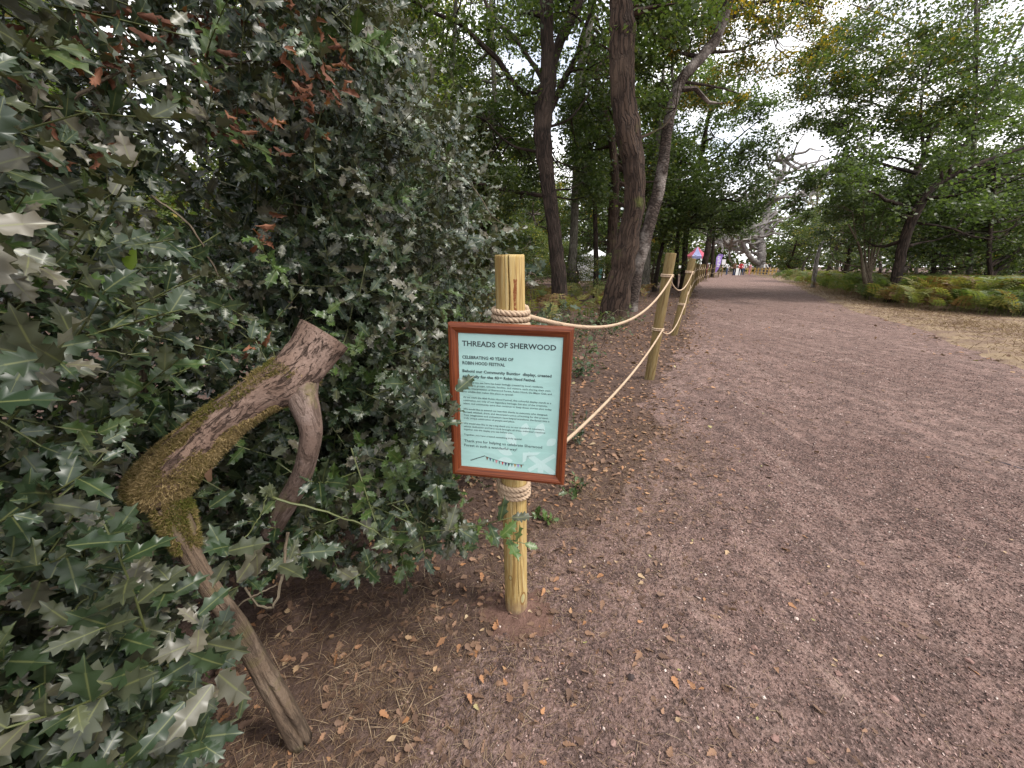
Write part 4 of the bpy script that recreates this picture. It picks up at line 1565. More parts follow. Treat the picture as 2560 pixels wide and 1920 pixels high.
# sprigs that reach out in front of the notice and the post, and the low spray in the corner
extra = []
for (a_, b_) in (((1060, 1045, 1.16), (1140, 1000, .965)), ((1075, 1090, 1.12), (1135, 1080, .98)), ((1010, 1330, 1.20), (1275, 1335, 1.085)), ((1080, 1290, 1.26), (1180, 1330, 1.16)),
                 ((1000, 880, 1.35), (1115, 840, 1.22)), ((960, 980, 1.30), (1090, 940, 1.14)), ((950, 1150, 1.30), (1080, 1180, 1.15)), ((890, 1250, 1.25), (1010, 1290, 1.12)),
                 ((1200, 700, 1.6), (1330, 655, 1.35)), ((1150, 640, 1.7), (1205, 560, 1.5)), ((1000, 1000, 1.35), (1085, 1010, 1.18)), ((1250, 740, 1.75), (1390, 690, 1.5)), ((1260, 820, 1.75), (1370, 775, 1.5)), ((1290, 850, 1.95), (1400, 800, 1.75)), ((1230, 700, 1.8), (1340, 720, 1.6))):
    A_, B_ = at(*a_), at(*b_)
    extra.append((A_, nrm(B_ - A_), np.linalg.norm(B_ - A_)))
for i in range(34):
    # loose shoots along the far right side of the bush
    py = hr.uniform(180, 660)
    A_ = at(np.interp(py, [0, 300, 500, 660], [930, 1040, 1130, 1200]) + hr.uniform(-40, 10), py, hr.uniform(1.9, 2.5))
    extra.append((A_, nrm(np.array([.8, -.1, .35]) + hr.normal(0, .4, 3)), hr.uniform(.16, .34)))
for i in range(70):
    # skirts of the bush above the leaf litter
    A_ = at(hr.uniform(640, 1120), hr.uniform(1130, 1400), hr.uniform(1.22, 1.55))
    if A_[2] < .04:
        A_[2] = hr.uniform(.04, .15)
    extra.append((A_, nrm(np.array([.3, -.7, .1]) + hr.normal(0, .45, 3)), hr.uniform(.14, .24)))
extra += [(at(1120, 1322, 1.2), nrm(at(1300, 1335, 1.075) - at(1120, 1322, 1.2)), .24)]
for i in range(86):
    # low foreground spray growing up past the long pole
    px, py = hr.uniform(-60, 640), hr.uniform(1400, 1960)
    if px > 690 - (py - 1400) * .55 + 60:
        continue
    zd = hr.uniform(.58, .80)
    A_ = at(px, py, zd) + np.array([-.10, .06, -.12])
    if A_[2] < .02:
        A_[2] = .02 + hr.uniform(0, .06)
    extra.append((A_, nrm(np.array([.5, -.25, .55]) + hr.normal(0, .35, 3)), hr.uniform(.14, .26)))
sets.append(tuple(np.array(q) for q in zip(*extra)))

stem, leaf_all, stem_curves = MB(), [], []
for q, (B, D, L) in enumerate(sets):
    y, n0, S, P, tone, warm, curves = shoot_leaves(hr, B, D, L, 12 if q < 2 else 10, .058 if q < 2 else .064, .14 if q == 0 else .05 if q == 1 else .16)
    leaf_all.append((y, n0, S, P, tone, warm))
    for k in range(len(B)):
        c = np.concatenate([[B[k] - D[k] * .08], curves[k][::3], curves[k][-1:]])
        stem_curves.append(c)
y, n0, S, P, tone, warm = (np.concatenate(z) for z in zip(*leaf_all))


def log_clear(P):
    """keep the face of the cut limb and its pole free of leaves in front"""
    q = P - CP
    zd = q @ DV
    u = 1280 + FPX * (q @ RV) / zd
    v = 960 - FPX * (q @ UV_) / zd
    seg = [((850, 800), (700, 960), 1.22, 90), ((700, 960), (360, 1230), 1.10, 112), ((760, 980), (800, 1100), 1.22, 50), ((400, 1200), (470, 1370), 1.0, 85), ((480, 1390), (600, 1580), .98, 58), ((600, 1580), (750, 1850), 1.1, 66),
           ((800, 1100), (780, 1160), 1.22, 40)]
    bad = np.zeros(len(P), bool)
    for (a, b, z, wd_) in seg:
        a, b = np.array(a), np.array(b)
        ab = b - a
        tt = np.clip(((u - a[0]) * ab[0] + (v - a[1]) * ab[1]) / (ab @ ab), 0, 1)
        dd = np.hypot(u - a[0] - tt * ab[0], v - a[1] - tt * ab[1])
        bad |= (dd < wd_) & (zd < z)
    # the notice, the post head and the lens stay clear too
    bad |= (u > 1150) & (u < 1450) & (v > 760) & (v < 1260) & (zd < 1.08)
    bad |= (u > 1205) & (u < 1340) & (v > 560) & (v < 1600) & (zd < 1.12) & ~((v > 1290) & (v < 1400))
    bad |= (zd < .30) | (zd < .42) & (hr.uniform(0, 1, len(P)) < .7)
    return bad


for c in stem_curves:
    if log_clear(c).any():
        continue
    stem.add(*tube(c, np.linspace(.0024, .0011, len(c)), 4, False))
ok = ~log_clear(P)
y, n0, S, P, tone, warm = y[ok], n0[ok], S[ok], P[ok], tone[ok], warm[ok]
q = P - CP
zd = q @ DV
u, v = 1280 + FPX * (q @ RV) / zd, 960 - FPX * (q @ UV_) / zd
inview = (u > 0) & (u < 2560) & (v > 0) & (v < 1920)
vis_size = np.where(inview, S / zd, 0)
big = np.argsort(-vis_size)[:300]                 # the leaves that show largest stand as parts of their own
isbig = np.zeros(len(P), bool)
isbig[big] = True
A = axes(y, n0, S)
var = hr.integers(0, 8, len(P))
fol = MB()
for k in range(8):
    sel = (var == k) & ~isbig
    fol.add(*scatter(HL[k][0], HL[k][1], A[sel], P[sel], HL[k][2], np.stack([tone[sel], warm[sel]], 1)))
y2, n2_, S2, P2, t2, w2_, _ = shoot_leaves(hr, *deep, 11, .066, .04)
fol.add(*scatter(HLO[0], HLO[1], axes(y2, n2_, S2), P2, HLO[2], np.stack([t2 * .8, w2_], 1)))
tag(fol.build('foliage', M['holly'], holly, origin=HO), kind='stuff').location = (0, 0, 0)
stem.build('shoots', M['green_stem'], holly, origin=HO).location = (0, 0, 0)
big_me = {}
for i in big:
    k = (int(var[i]), int(tone[i] * 4), int(warm[i] > .3))
    if k not in big_me:
        C = HL[k[0]][2].copy()
        C[:, 0] = (k[1] + .5) / 4.2
        C[:, 2] = .5 * k[2]
        big_me[k] = MB().add(HL[k[0]][0], HL[k[0]][1], C).mesh('leaf')
    o = link('leaf', big_me[k], M['holly'], holly)
    m4 = Matrix.Identity(4)
    for a_ in range(3):
        for b_ in range(3):
            m4[a_][b_] = A[i][a_][b_]
        m4[a_][3] = P[i][a_] - HO[a_]
    o.matrix_local = m4

# main stems and stray woody twigs through the bush
for (px, wd_) in (([(690, 330, 1.9), (640, 150, 1.9), (640, 0, 1.95), (620, -160, 2.0)], .016), ([(752, 720, 1.75), (738, 480, 1.75), (725, 330, 1.7), (690, 200, 1.7), (650, 40, 1.7), (640, -60, 1.75)], .011), ([(760, 1150, 1.8), (752, 760, 1.75)], .013),
                  ([(420, 1900, 1.35), (380, 1300, 1.25), (330, 800, 1.2), (250, 300, 1.2), (180, -60, 1.25)], .02), ([(980, 1300, 2.0), (960, 900, 1.95), (930, 600, 1.9), (860, 350, 1.9)], .016)):
    c = spline([at(*p) for p in px], 30) + hr.normal(0, .003, (30, 3))
    MB().add(*tube(c, np.linspace(wd_, wd_ * .55, 30), 8)).build('stem', M['twig'], holly, origin=HO).location = (0, 0, 0)
for px, wd_, mt in (([(845, 235, 1.5), (1010, 330, 1.5), (1100, 390, 1.5), (1185, 470, 1.5), (1235, 545, 1.5), (1295, 577, 1.5)], .0022, 'twig'),
                    ([(380, 490, .98), (470, 560, 1.0), (530, 660, 1.05), (600, 790, 1.1)], .0030, 'twig'), ([(150, 625, .8), (230, 680, .82), (330, 750, .85)], .0035, 'twig'),
                    ([(20, 832, .8), (160, 860, .82), (330, 884, .9), (420, 878, .92)], .0025, 'green_stem'), ([(240, 985, .95), (340, 930, .95), (430, 868, .95)], .0018, 'twig'),
                    ([(560, 800, 1.05), (620, 830, 1.06), (670, 905, 1.06)], .0030, 'green_stem'), ([(680, 1245, 1.0), (800, 1275, 1.04), (900, 1310, 1.1), (990, 1360, 1.14)], .0032, 'green_stem'),
                    ([(600, 1365, .95), (650, 1290, .98), (668, 1235, 1.0)], .0022, 'green_stem'), ([(720, 1330, .98), (705, 1440, .97), (680, 1520, .95), (625, 1490, .93), (597, 1410, .93)], .0042, 'twig'),
                    ([(530, 1555, .92), (600, 1510, .92), (690, 1462, .95)], .0028, 'twig'), ([(0, 1510, .62), (70, 1490, .64), (150, 1465, .66)], .0036, 'twig'), ([(300, 1420, .72), (210, 1500, .66), (120, 1580, .6)], .0022, 'green_stem'),
                    ([(1245, 690, 1.4), (1335, 685, 1.4), (1325, 735, 1.4), (1340, 770, 1.4)], .0014, 'twig'), ([(1240, 740, 1.5), (1320, 700, 1.45), (1375, 690, 1.4)], .0022, 'green_stem'),
                    ([(0, 430, .62), (110, 300, .7), (260, 200, .85), (400, 120, 1.0), (600, 20, 1.2)], .004, 'twig'), ([(480, 205, 1.2), (560, 165, 1.2), (650, 150, 1.25)], .004, 'twig')):
    c = spline([at(*p) for p in px], 24) + hr.normal(0, .0012, (24, 3))
    MB().add(*tube(c, np.linspace(wd_, wd_ * .6, 24), 6)).build('twig', M[mt], holly, origin=HO).location = (0, 0, 0)
# rust-brown withered leaves caught in the shoots
rl = [(460, 20), (480, 40), (440, 70), (430, 90), (235, 150), (250, 170), (225, 140), (560, 240), (570, 290), (550, 330), (600, 345), (580, 350), (660, 300), (790, 190), (800, 205), (780, 220), (815, 130), (760, 60), (740, 20), (670, 355), (820, 255), (805, 340),
      (670, 575), (655, 590), (640, 870), (650, 880), (230, 380), (80, 90), (30, 220), (160, 410), (700, 110), (850, 145), (765, 250), (540, 120), (510, 60), (720, 200), (690, 160), (600, 60), (870, 215), (330, 40), (300, 90), (180, 60)]
dead = []
for k in range(6):
    V = HL[k][0].copy() * [.62, 1, 1]
    V[:, 2] += (1.5 + .3 * k) * V[:, 0] ** 2 * 2 - (.25 + .1 * k) * (V[:, 1] - .4) ** 2 + .05 * np.sin(V[:, 1] * 9 + k)
    dead.append(MB().add(V, HL[k][1], HL[k][2] * 0 + [.1 + .16 * k, 0, 0, 1]).mesh('withered_leaf'))
for (px, py) in rl:
    for k in range(4):
        zd_ = hr.uniform(.95, 1.35) if px > 350 else hr.uniform(.7, .9)
        o = link('withered_leaf', dead[int(hr.integers(0, 6))], M['rust_leaf'], holly)
        o.location = Vector(at(px + hr.normal(0, 20), py + hr.normal(0, 20), zd_) - HO)
        o.rotation_euler = tuple(hr.uniform(-3, 3, 3))
        sc_ = hr.uniform(.032, .055)
        o.scale = (sc_, sc_, sc_)
# two fresh yellow-green leaves and a curled dry one on the log side
for px, py, zd_, sz in ((322, 640, .80, .062), (367, 800, .86, .05), (520, 1165, .9, .03)):
    o = link('fresh_leaf' if sz > .04 else 'dry_leaf', MB().add(BIRCH[0], BIRCH[1], BIRCH[2] * 0 + [.5, 0, 0, 1]).mesh('fresh_leaf'), M['lime_leaf'] if sz > .04 else M['dead_leaf'], holly)
    o.location = Vector(at(px, py + 40, zd_) - HO)
    o.rotation_euler = (1.35, .3, -.4)
    o.scale = (sz * 1.3, sz * 1.3, sz * 1.3)

# ------------------------------------------------------------------ the cut limb leaning in the holly
limb = thing('cut_limb', 'mossy sawn-off forked limb propped in the holly on a long pole', 'log', tuple(gnd(750, 1850)))
LO = np.array(limb.location)
lr = np.random.default_rng(55)


def limb_path(pts, n):
    Q = spline([at(a, b, c) for a, b, c, _ in pts], n)
    W = spline(np.array([[wd_ * .5 / FPX * c / (1 + .22 * ((a - 1280) / FPX) ** 2)] for a, b, c, wd_ in pts]), n)[:, 0]
    return Q, W


Q, W = limb_path([(812, 838, 1.08, 132), (770, 895, 1.06, 118), (715, 950, 1.03, 122), (650, 985, 1.0, 112), (575, 1040, .97, 112), (500, 1105, .94, 122), (440, 1165, .91, 138), (392, 1220, .89, 142), (360, 1255, .88, 110)], 60)
# the saw cut faces up to the right: square off the end
rough = lambda th, L: 1 + .05 * np.sin(th * 3 + L * 9) + .06 * (vnoise(th * 5, L * 22, 4) - .5) + .05 * (vnoise(th * 14, L * 60, 6) - .5)
V, T, C, U = tube(Q, W, 48, False, rough)
main_limb = MB().add(V, T, C, U).build('main_limb', M['log_bark'], limb, origin=LO)
main_limb.location = (0, 0, 0)
_, tt_, nn_, bb_ = frames(Q)
# sawn face with a rim of bark
th = np.linspace(0, 2 * np.pi, 49)[:-1]
ring0 = V[:48]
ctr = ring0.mean(0)
rim = ctr + (ring0 - ctr) * .86 + tt_[0] * .004
face = ctr + (ring0 - ctr) * .5 + tt_[0] * .002
VV = np.concatenate([ring0, rim, face, [ctr]])
T = []
for k in range(48):
    k2 = (k + 1) % 48
    T += [(k, k2, 48 + k2), (k, 48 + k2, 48 + k), (48 + k, 48 + k2, 96 + k2), (48 + k, 96 + k2, 96 + k), (96 + k, 96 + k2, 144)]
MB().add(VV, np.array(T)[:, ::-1]).build('sawn_end', M['cut_wood'], main_limb, origin=LO).location = (0, 0, 0)
# butt end at the mossy side
e = len(V) - 49
MB().add(np.concatenate([V[e:e + 48], [V[e:e + 48].mean(0) + tt_[-1] * .02]]), [(k, (k + 1) % 48, 48) for k in range(48)]).build('broken_end', M['log_bark'], main_limb, origin=LO).location = (0, 0, 0)
Q2, W2 = limb_path([(772, 890, 1.10, 60), (758, 928, 1.066, 84), (752, 958, 1.046, 86), (756, 995, 1.036, 74), (768, 1032, 1.03, 64), (778, 1080, 1.04, 54), (770, 1135, 1.06, 52), (752, 1195, 1.09, 54), (722, 1250, 1.12, 54), (688, 1310, 1.15, 50), (676, 1335, 1.16, 50)], 40)
MB().add(*tube(Q2, W2, 24, True, lambda th, L: 1 + .04 * np.sin(th * 2 + L * 12) + .03 * (vnoise(th * 4, L * 30, 8) - .5))).build('side_branch', M['smooth_bark'], limb, origin=LO).location = (0, 0, 0)
Pp, Wp = limb_path([(430, 1270, .89, 86), (452, 1325, .885, 72), (482, 1392, .885, 50), (530, 1475, .89, 48), (590, 1560, .91, 50), (650, 1665, .95, 54), (705, 1765, 1.0, 57), (752, 1852, 1.06, 58)], 50)
Pp[-1][2] = min(Pp[-1][2], .0)
MB().add(*tube(Pp, Wp, 64, True, lambda th, L: 1 + .04 * np.sin(th * 3 + L * 8) + .08 * (vnoise(th * 4, L * 18, 9) - .5) - .5 * np.clip((L - .42) / .1, 0, 1) * np.exp(-((th - 4.9 - .3 * np.sin(L * 5)) / .16) ** 2))).build('pole', M['pole_bark'], limb, origin=LO).location = (0, 0, 0)
# moss: short tufts on the upper and lower flanks
mo = MB()
blade = (np.array([(-.11, 0, 0), (.11, 0, 0), (0, 1, .15)], float), np.array([(0, 1, 2)]), np.array([[0, 0, 0, 1.]] * 3))


def moss_on(P, W, s0, s1, n, size, prefer, tone):
    _, t_, n_, b_ = frames(P)
    k = (lr.uniform(s0, s1, n) * (len(P) - 1)).astype(int)
    th = lr.uniform(0, 2 * np.pi, n)
    nr_ = n_[k] * np.cos(th)[:, None] + b_[k] * np.sin(th)[:, None]
    pos = P[k] + nr_ * W[k][:, None] * 1.0 + t_[k] * lr.uniform(-.5, .5, (n, 1)) * .006
    cover = vnoise(th * 2.2, k * .16, 17) + .35 * (vnoise(th * 6, k * .5, 18) - .5)
    thr = prefer(k / (len(P) - 1), nr_)
    ok = cover > thr
    k, nr_, pos = k[ok], nr_[ok], pos[ok]
    m = ok.sum()
    y = nrm(nr_ * .8 + t_[k] * lr.normal(0, .9, (m, 1)) + lr.normal(0, .55, (m, 3)))
    A = axes(y, lr.normal(0, 1, (m, 3)), size * lr.uniform(.5, 1.5, m))
    tv = np.clip(lr.normal(tone, .17, m) + .45 * (vnoise(k * .2, np.arctan2(nr_[:, 2], nr_[:, 0]) * 2, 19) - .5) - .35 * np.clip(np.abs(nr_[:, 2]) - .55, 0, 1), 0, 1)
    mo.add(*scatter(blade[0], blade[1], A, pos, blade[2], np.stack([tv, tv * 0], 1)))


moss_on(Q, W, .22, 1.0, 80000, .0078, lambda s, nz_: np.where(s > .66, .22, np.where(s > .50, .38, .42 + .25 * (np.abs(nz_[:, 2]) < .45))), .58)
W3 = W * 1.03
moss_on(Q, W3, .55, 1.0, 30000, .0095, lambda s, nz_: np.where(s > .66, .42, .55), .72)
moss_on(Pp, Wp, .0, .26, 14000, .009, lambda s, nz_: .10 + s * 2.2, .45)
moss_on(Q2, W2, .0, .2, 6000, .008, lambda s, nz_: .45, .6)
moss_on(Q2, W2, .1, .35, 900, .008, lambda s, nz_: .72, .4)
tag(mo.build('moss', M['moss'], limb, False, origin=LO), kind='stuff').location = (0, 0, 0)

# ------------------------------------------------------------------ things on the ground
gr = np.random.default_rng(606)


def litter_density(x, y):
    m = path_mask(x, y)
    return np.where(m < 0, 1.0, np.exp(-m / .35) * .8 + .03)


def scatter_ground(n, x0, x1, y0, y1, dens, r):
    o = []
    c = 0
    while c < n:
        x, y = r.uniform(x0, x1, n * 3), r.uniform(y0, y1, n * 3)
        k = r.uniform(0, 1, n * 3) < dens(x, y)
        o.append(np.stack([x[k], y[k]], 1))
        c += k.sum()
    return np.concatenate(o)[:n]


def lay(P2, lift=.003, tilt=.25, size=None, r=gr):
    n = len(P2)
    z = on_top(P2[:, 0], P2[:, 1]) + lift
    y = nrm(np.concatenate([r.normal(0, 1, (n, 2)), r.normal(0, tilt * .7, (n, 1))], 1))
    n0 = nrm(np.array([0, 0, 1.]) + r.normal(0, tilt, (n, 3)))
    return axes(y, n0, size), np.concatenate([P2, z[:, None]], 1)


# dead leaves one can pick out near the post and the pole
lf = []
for base in (OAK_LOBED, BIRCH, OAK):
    for tn in (.1, .35, .5, .62, .75, .9, 1.0):
        V = base[0].copy()
        V[:, 2] += .22 * V[:, 0] ** 2 * 2 + .12 * np.sin(V[:, 1] * 5 + tn * 9)
        lf.append(MB().add(V, base[1], base[2] * 0 + [tn, 0, 0, 1]).mesh('fallen_leaf'))
near_pts = scatter_ground(215, -.9, .9, .55, 3.2, lambda x, y: litter_density(x, y) * np.exp(-np.hypot(x, y - 1) / 1.6), gr)
path_pts = scatter_ground(80, -.2, 3.2, .7, 4.5, lambda x, y: (path_mask(x, y) > .1) * np.exp(-np.hypot(x - .6, y - 1) / 1.8), gr)
for P2, par, ws in ((near_pts, ground, None), (path_pts, path, (5, 2, 5, 6, 5))):
    S = gr.uniform(.015, .036, len(P2)) * (1 if ws is None else .5)
    A, P3 = lay(P2, .006, .22, S)
    for i in range(len(P2)):
        b = gr.integers(0, 3)
        tn = int(gr.choice([0, 1, 2, 3, 4, 5, 6], p=[.2, .3, .2, .1, .07, .1, .03])) if ws is None else ws[gr.integers(0, 5)]
        o = link('fallen_leaf', lf[b * 7 + tn], M['dead_leaf'], par)
        m4 = Matrix.Identity(4)
        for a_ in range(3):
            for b_ in range(3):
                m4[a_][b_] = A[i][a_][b_]
            m4[a_][3] = P3[i][a_]
        o.matrix_local = m4
# the rest of the leaf litter
lit = MB()
for n, x0, x1, y0, y1, sz in ((5200, -1.3, 1.6, .4, 3.6, .030), (9000, -1.5, 4.2, 2.0, 9.0, .045), (9000, -6, 9, 5, 20, .07), (2500, 5, 14, 2, 14, .06)):
    P2 = scatter_ground(n, x0, x1, y0, y1, litter_density, gr)
    A, P3 = lay(P2, .004, .35, sz * gr.uniform(.5, 1.3, n))
    b = OAK_LOBED if sz < .035 else OAK
    tn = np.clip(gr.beta(1.4, 2.2, n), 0, 1)
    lit.add(*scatter(b[0], b[1], A, P3, b[2], np.stack([tn, tn * 0], 1)))
tag(lit.build('leaf_litter', M['dead_leaf']), 'brown leaf litter covering the woodland floor beside the path', 'leaf litter', kind='stuff')

# grit and small stones of the path
OCT = (np.array([(1, 0, 0), (-1, .1, 0), (.1, 1, 0), (0, -1, .1), (.1, 0, .62), (0, 0, -.6)], float), np.array([(0, 2, 4), (2, 1, 4), (1, 3, 4), (3, 0, 4), (2, 0, 5), (1, 2, 5), (3, 1, 5), (0, 3, 5)]), np.array([[0, 0, 0, 1.]] * 6))
pb = MB()
pd = lambda x, y: np.clip(path_mask(x, y) + .25, 0, 1)
for n, x0, x1, y0, y1, s0, s1 in ((34000, -.7, 2.8, .35, 2.6, .0014, .0050), (24000, -.2, 5.5, 1.5, 5.5, .002, .0065), (9000, .5, 8, 3, 11, .004, .010), (900, -.6, 3.2, .4, 3.5, .004, .009)):
    P2 = scatter_ground(n, x0, x1, y0, y1, pd, gr)
    A, P3 = lay(P2, .0022, .5, gr.uniform(s0, s1, n))
    A *= gr.uniform(.45, 1.3, (n, 1, 3))
    tn = gr.beta(1.6, 1.9, n)
    pb.add(*scatter(OCT[0], OCT[1], A, P3, OCT[2], np.stack([tn, tn * 0], 1)))
tag(pb.build('path_grit', M['pebble'], None, False), 'reddish grit and tiny stones strewn over the path', 'gravel', kind='stuff')
stones = [(1575, 1715, .013, .05), (1710, 1585, .008, .4), (1340, 1440, .008, .75), (1235, 1655, .011, .35), (1165, 1620, .012, .3), (1320, 1640, .010, .25), (1610, 1490, .010, .55), (1800, 1410, .009, .3), (1985, 1565, .009, .9), (2160, 1500, .010, .7), (2090, 1700, .012, .6), (1500, 1280, .009, .5), (1760, 1455, .006, .95), (1880, 1640, .011, .62), (2230, 1760, .013, .66), (1690, 1810, .010, .6), (2060, 1300, .009, .55), (1420, 1720, .009, .72), (1640, 1320, .008, .1), (2420, 1660, .012, .6), (1930, 1870, .012, .62), (1530, 1880, .010, .68)]
for k, (px, py, s_, tn) in enumerate(stones):
    g = gnd(px, py)
    V = nrm(gr.normal(0, 1, (26, 3)))
    import bmesh
    bm = bmesh.new()
    for q in V * [1, .8, .6] * gr.uniform(.85, 1.1, (26, 1)):
        bm.verts.new(q)
    bmesh.ops.convex_hull(bm, input=bm.verts[:])
    bmesh.ops.delete(bm, geom=[q for q in bm.verts if not q.link_faces], context='VERTS')
    me = bpy.data.meshes.new('stone')
    bm.to_mesh(me)
    bm.free()
    ca = me.attributes.new('col', 'FLOAT_COLOR', 'POINT')
    for d in ca.data:
        d.color = (tn, 0, 0, 1)
    o = link('stone', me, M['pebble'], path)
    o.location = (g[0], g[1], float(on_top(g[0], g[1])) + s_ * .3)
    o.scale = (s_, s_, s_)
    o.rotation_euler = (0, 0, gr.uniform(0, 6))

# straw, needles and stalks
BL = (np.array([(-.012, 0, 0), (.012, 0, 0), (-.010, .5, .06), (.010, .5, .06), (0, 1, .02)], float), np.array([(0, 1, 3), (0, 3, 2), (2, 3, 4)]), np.array([[0, 0, 0, 1.]] * 5))
st = MB()
sd = lambda x, y: np.clip(1.1 - np.abs(path_mask(x, y)) / .7, .10, 1)
for n, x0, x1, y0, y1, s0, s1, dn in ((15000, -1.0, 1.4, .45, 2.9, .012, .055, sd), (6000, -.3, 4.5, .6, 5, .01, .04, lambda x, y: .5 + 0 * x), (2200, -.95, -.25, .55, 1.3, .03, .085, lambda x, y: 1 + 0 * x)):
    P2 = scatter_ground(n, x0, x1, y0, y1, dn, gr)
    A, P3 = lay(P2, .003, .18, gr.uniform(s0, s1, n))
    A[:, :, 0] *= np.clip(.03 / np.linalg.norm(A[:, :, 1], axis=1), .6, 2.5)[:, None] * 1.6
    tn = gr.beta(1.5, 2.1, n)
    st.add(*scatter(BL[0], BL[1], A, P3, BL[2], np.stack([tn, tn * 0], 1)))


def tufts(mb, centers, spread, n, h, tone, r, lean=.8):
    for c in centers:
        P2 = np.array(c)[None] + r.normal(0, spread, (n, 2))
        z = on_top(P2[:, 0], P2[:, 1])
        y = nrm(np.concatenate([r.normal(0, lean, (n, 2)), np.full((n, 1), .6)], 1))
        A = axes(y, r.normal(0, 1, (n, 3)), h * r.uniform(.4, 1.3, n))
        tn = np.clip(r.normal(tone, .2, n), 0, 1)
        mb.add(*scatter(BL[0] * [1.2, 1, 3], BL[1], A, np.concatenate([P2, z[:, None]], 1), BL[2], np.stack([tn, tn * 0], 1)))


tufts(st, [gnd(940, 1700)[:2], gnd(1000, 1750)[:2], gnd(880, 1660)[:2], gnd(1390, 1310)[:2], gnd(1440, 1210)[:2], gnd(1480, 1240)[:2]], .03, 60, .055, .6, gr, 1.6)
tag(st.build('dry_straw', M['straw'], None, False), 'pale straw and dry needles scattered along the path edge', 'straw', kind='stuff')
# dry grass of the verge by the bracken
vg = MB()
P2 = scatter_ground(26000, 5.5, 22, 2, 30, lambda x, y: np.clip(1 - np.abs(x - rx_(y) - 1.4) / 1.9, 0, 1) * (.25 + .75 * vnoise(x * 1.2, y * 1.2, 44)), gr)
n = len(P2)
y = nrm(np.concatenate([gr.normal(0, 1, (n, 2)), np.full((n, 1), .5)], 1))
A = axes(y, gr.normal(0, 1, (n, 3)), gr.uniform(.04, .11, n))
tn = np.clip(gr.normal(.45, .2, n), 0, 1)
vg.add(*scatter(BL[0] * [4, 1, 1], BL[1], A, np.concatenate([P2, verge_z(P2[:, :1], P2[:, 1:])], 1), BL[2], np.stack([tn, tn * 0], 1)))
tag(vg.build('verge_grass', M['straw'], None, False), 'short parched grass along the bracken edge of the path', 'grass', kind='stuff')
# charred twig lying on the path at the right
q = gnd(2500, 1160)
c = spline([gnd(2475, 1150, .015), gnd(2520, 1163, .02), gnd(2580, 1185, .012)], 10)
tag(MB().add(*tube(c, np.linspace(.008, .011, 10), 7)).build('charred_twig', M['dark'], None, origin=q), 'short blackened twig lying on the open path', 'twig').location = q
for k, (a_, b_, lab) in enumerate((((1255, 1760), (1258, 1840), 'thin dark twig on bare soil past the straw tuft'), ((1540, 1720), (1640, 1850), 'long pale grass stalk lying on the path'), ((2380, 1185), (2430, 1180), 'pale split stick lying on the reddish path'))):
    p0, p1 = gnd(*a_, .006), gnd(*b_, .006)
    c = wander(p0, p1, 9, .15, gr)
    tag(MB().add(*tube(c, np.linspace(.0026, .0016, 9), 6)).build('stick', M['dark' if k == 0 else 'cut_wood' if k == 2 else 'twig'], None, origin=p0), lab, 'stick').location = p0

# ------------------------------------------------------------------ bracken and undergrowth


def frond(L, r, mb, org, az, arch, tone):
    """one bracken frond: arching rachis with paired tapering, notched pinnae"""
    n = 13
    s = np.linspace(0, 1, n)
    dirv = np.array([math.cos(az), math.sin(az), 0])
    P = org + L * (dirv * (s ** 1.7 * .62)[:, None] + np.array([0, 0, 1.]) * (np.sin(s * arch) * .85)[:, None])
    mb.add(*tube(P, np.linspace(.006, .0015, n) * (L / .9), 3, False, col=(.55, 0, 0, 1)))
    t_ = nrm(np.gradient(P, axis=0))
    side = nrm(np.cross(t_, [0, 0, 1.]))
    V, T, C = [], [], []
    k = 0
    for f in np.linspace(.30, .99, 13):
        i = min(n - 2, int(f * (n - 1)))
        p = P[i] + (P[i + 1] - P[i]) * (f * (n - 1) - i)
        ln = L * .36 * (1 - (f - .3) / .75) ** .8 + .012
        for sg in (-1, 1):
            d = nrm(side[i] * sg + t_[i] * .45 + np.array([0, 0, -.18 + r.normal(0, .08)]))
            wv = t_[i] * ln * .13
            tn = np.clip(tone + r.normal(0, .09), 0, 1)
            # notched blade
            V += [p, p + d * ln * .28 + wv, p + d * ln * .3, p + d * ln * .62 + wv * .8, p + d * ln * .62, p + d * ln, p + d * ln * .28 - wv, p + d * ln * .62 - wv * .7]
            T += [(k, k + 1, k + 2), (k + 2, k + 3, k + 4), (k + 4, k + 3, k + 5), (k, k + 2, k + 6), (k + 2, k + 4, k + 7), (k + 4, k + 5, k + 7)]
            C += [(tn, 0, 0, 1)] * 8
            k += 8
    mb.add(V, T, C)


fr_ = np.random.default_rng(81)
bank = MB()


FRONT = np.array([gnd(*q)[:2] for q in ((1925, 698), (1990, 713), (2050, 728), (2120, 745), (2200, 763), (2300, 778), (2430, 790), (2560, 798), (2800, 806))])


def bracken_spot(r, n, t0, t1, d0, d1):
    """spots on the bank, measured back from its front edge"""
    t = r.uniform(t0, t1, n)
    f = spline(FRONT, 200)[(t * 199).astype(int)]
    back = nrm(np.stack([f[:, 0] + 3, f[:, 1] * .55], 1))
    d = d0 + (d1 - d0) * r.uniform(0, 1, n) ** 1.25
    return np.concatenate([f + back * d[:, None], d[:, None]], 1)


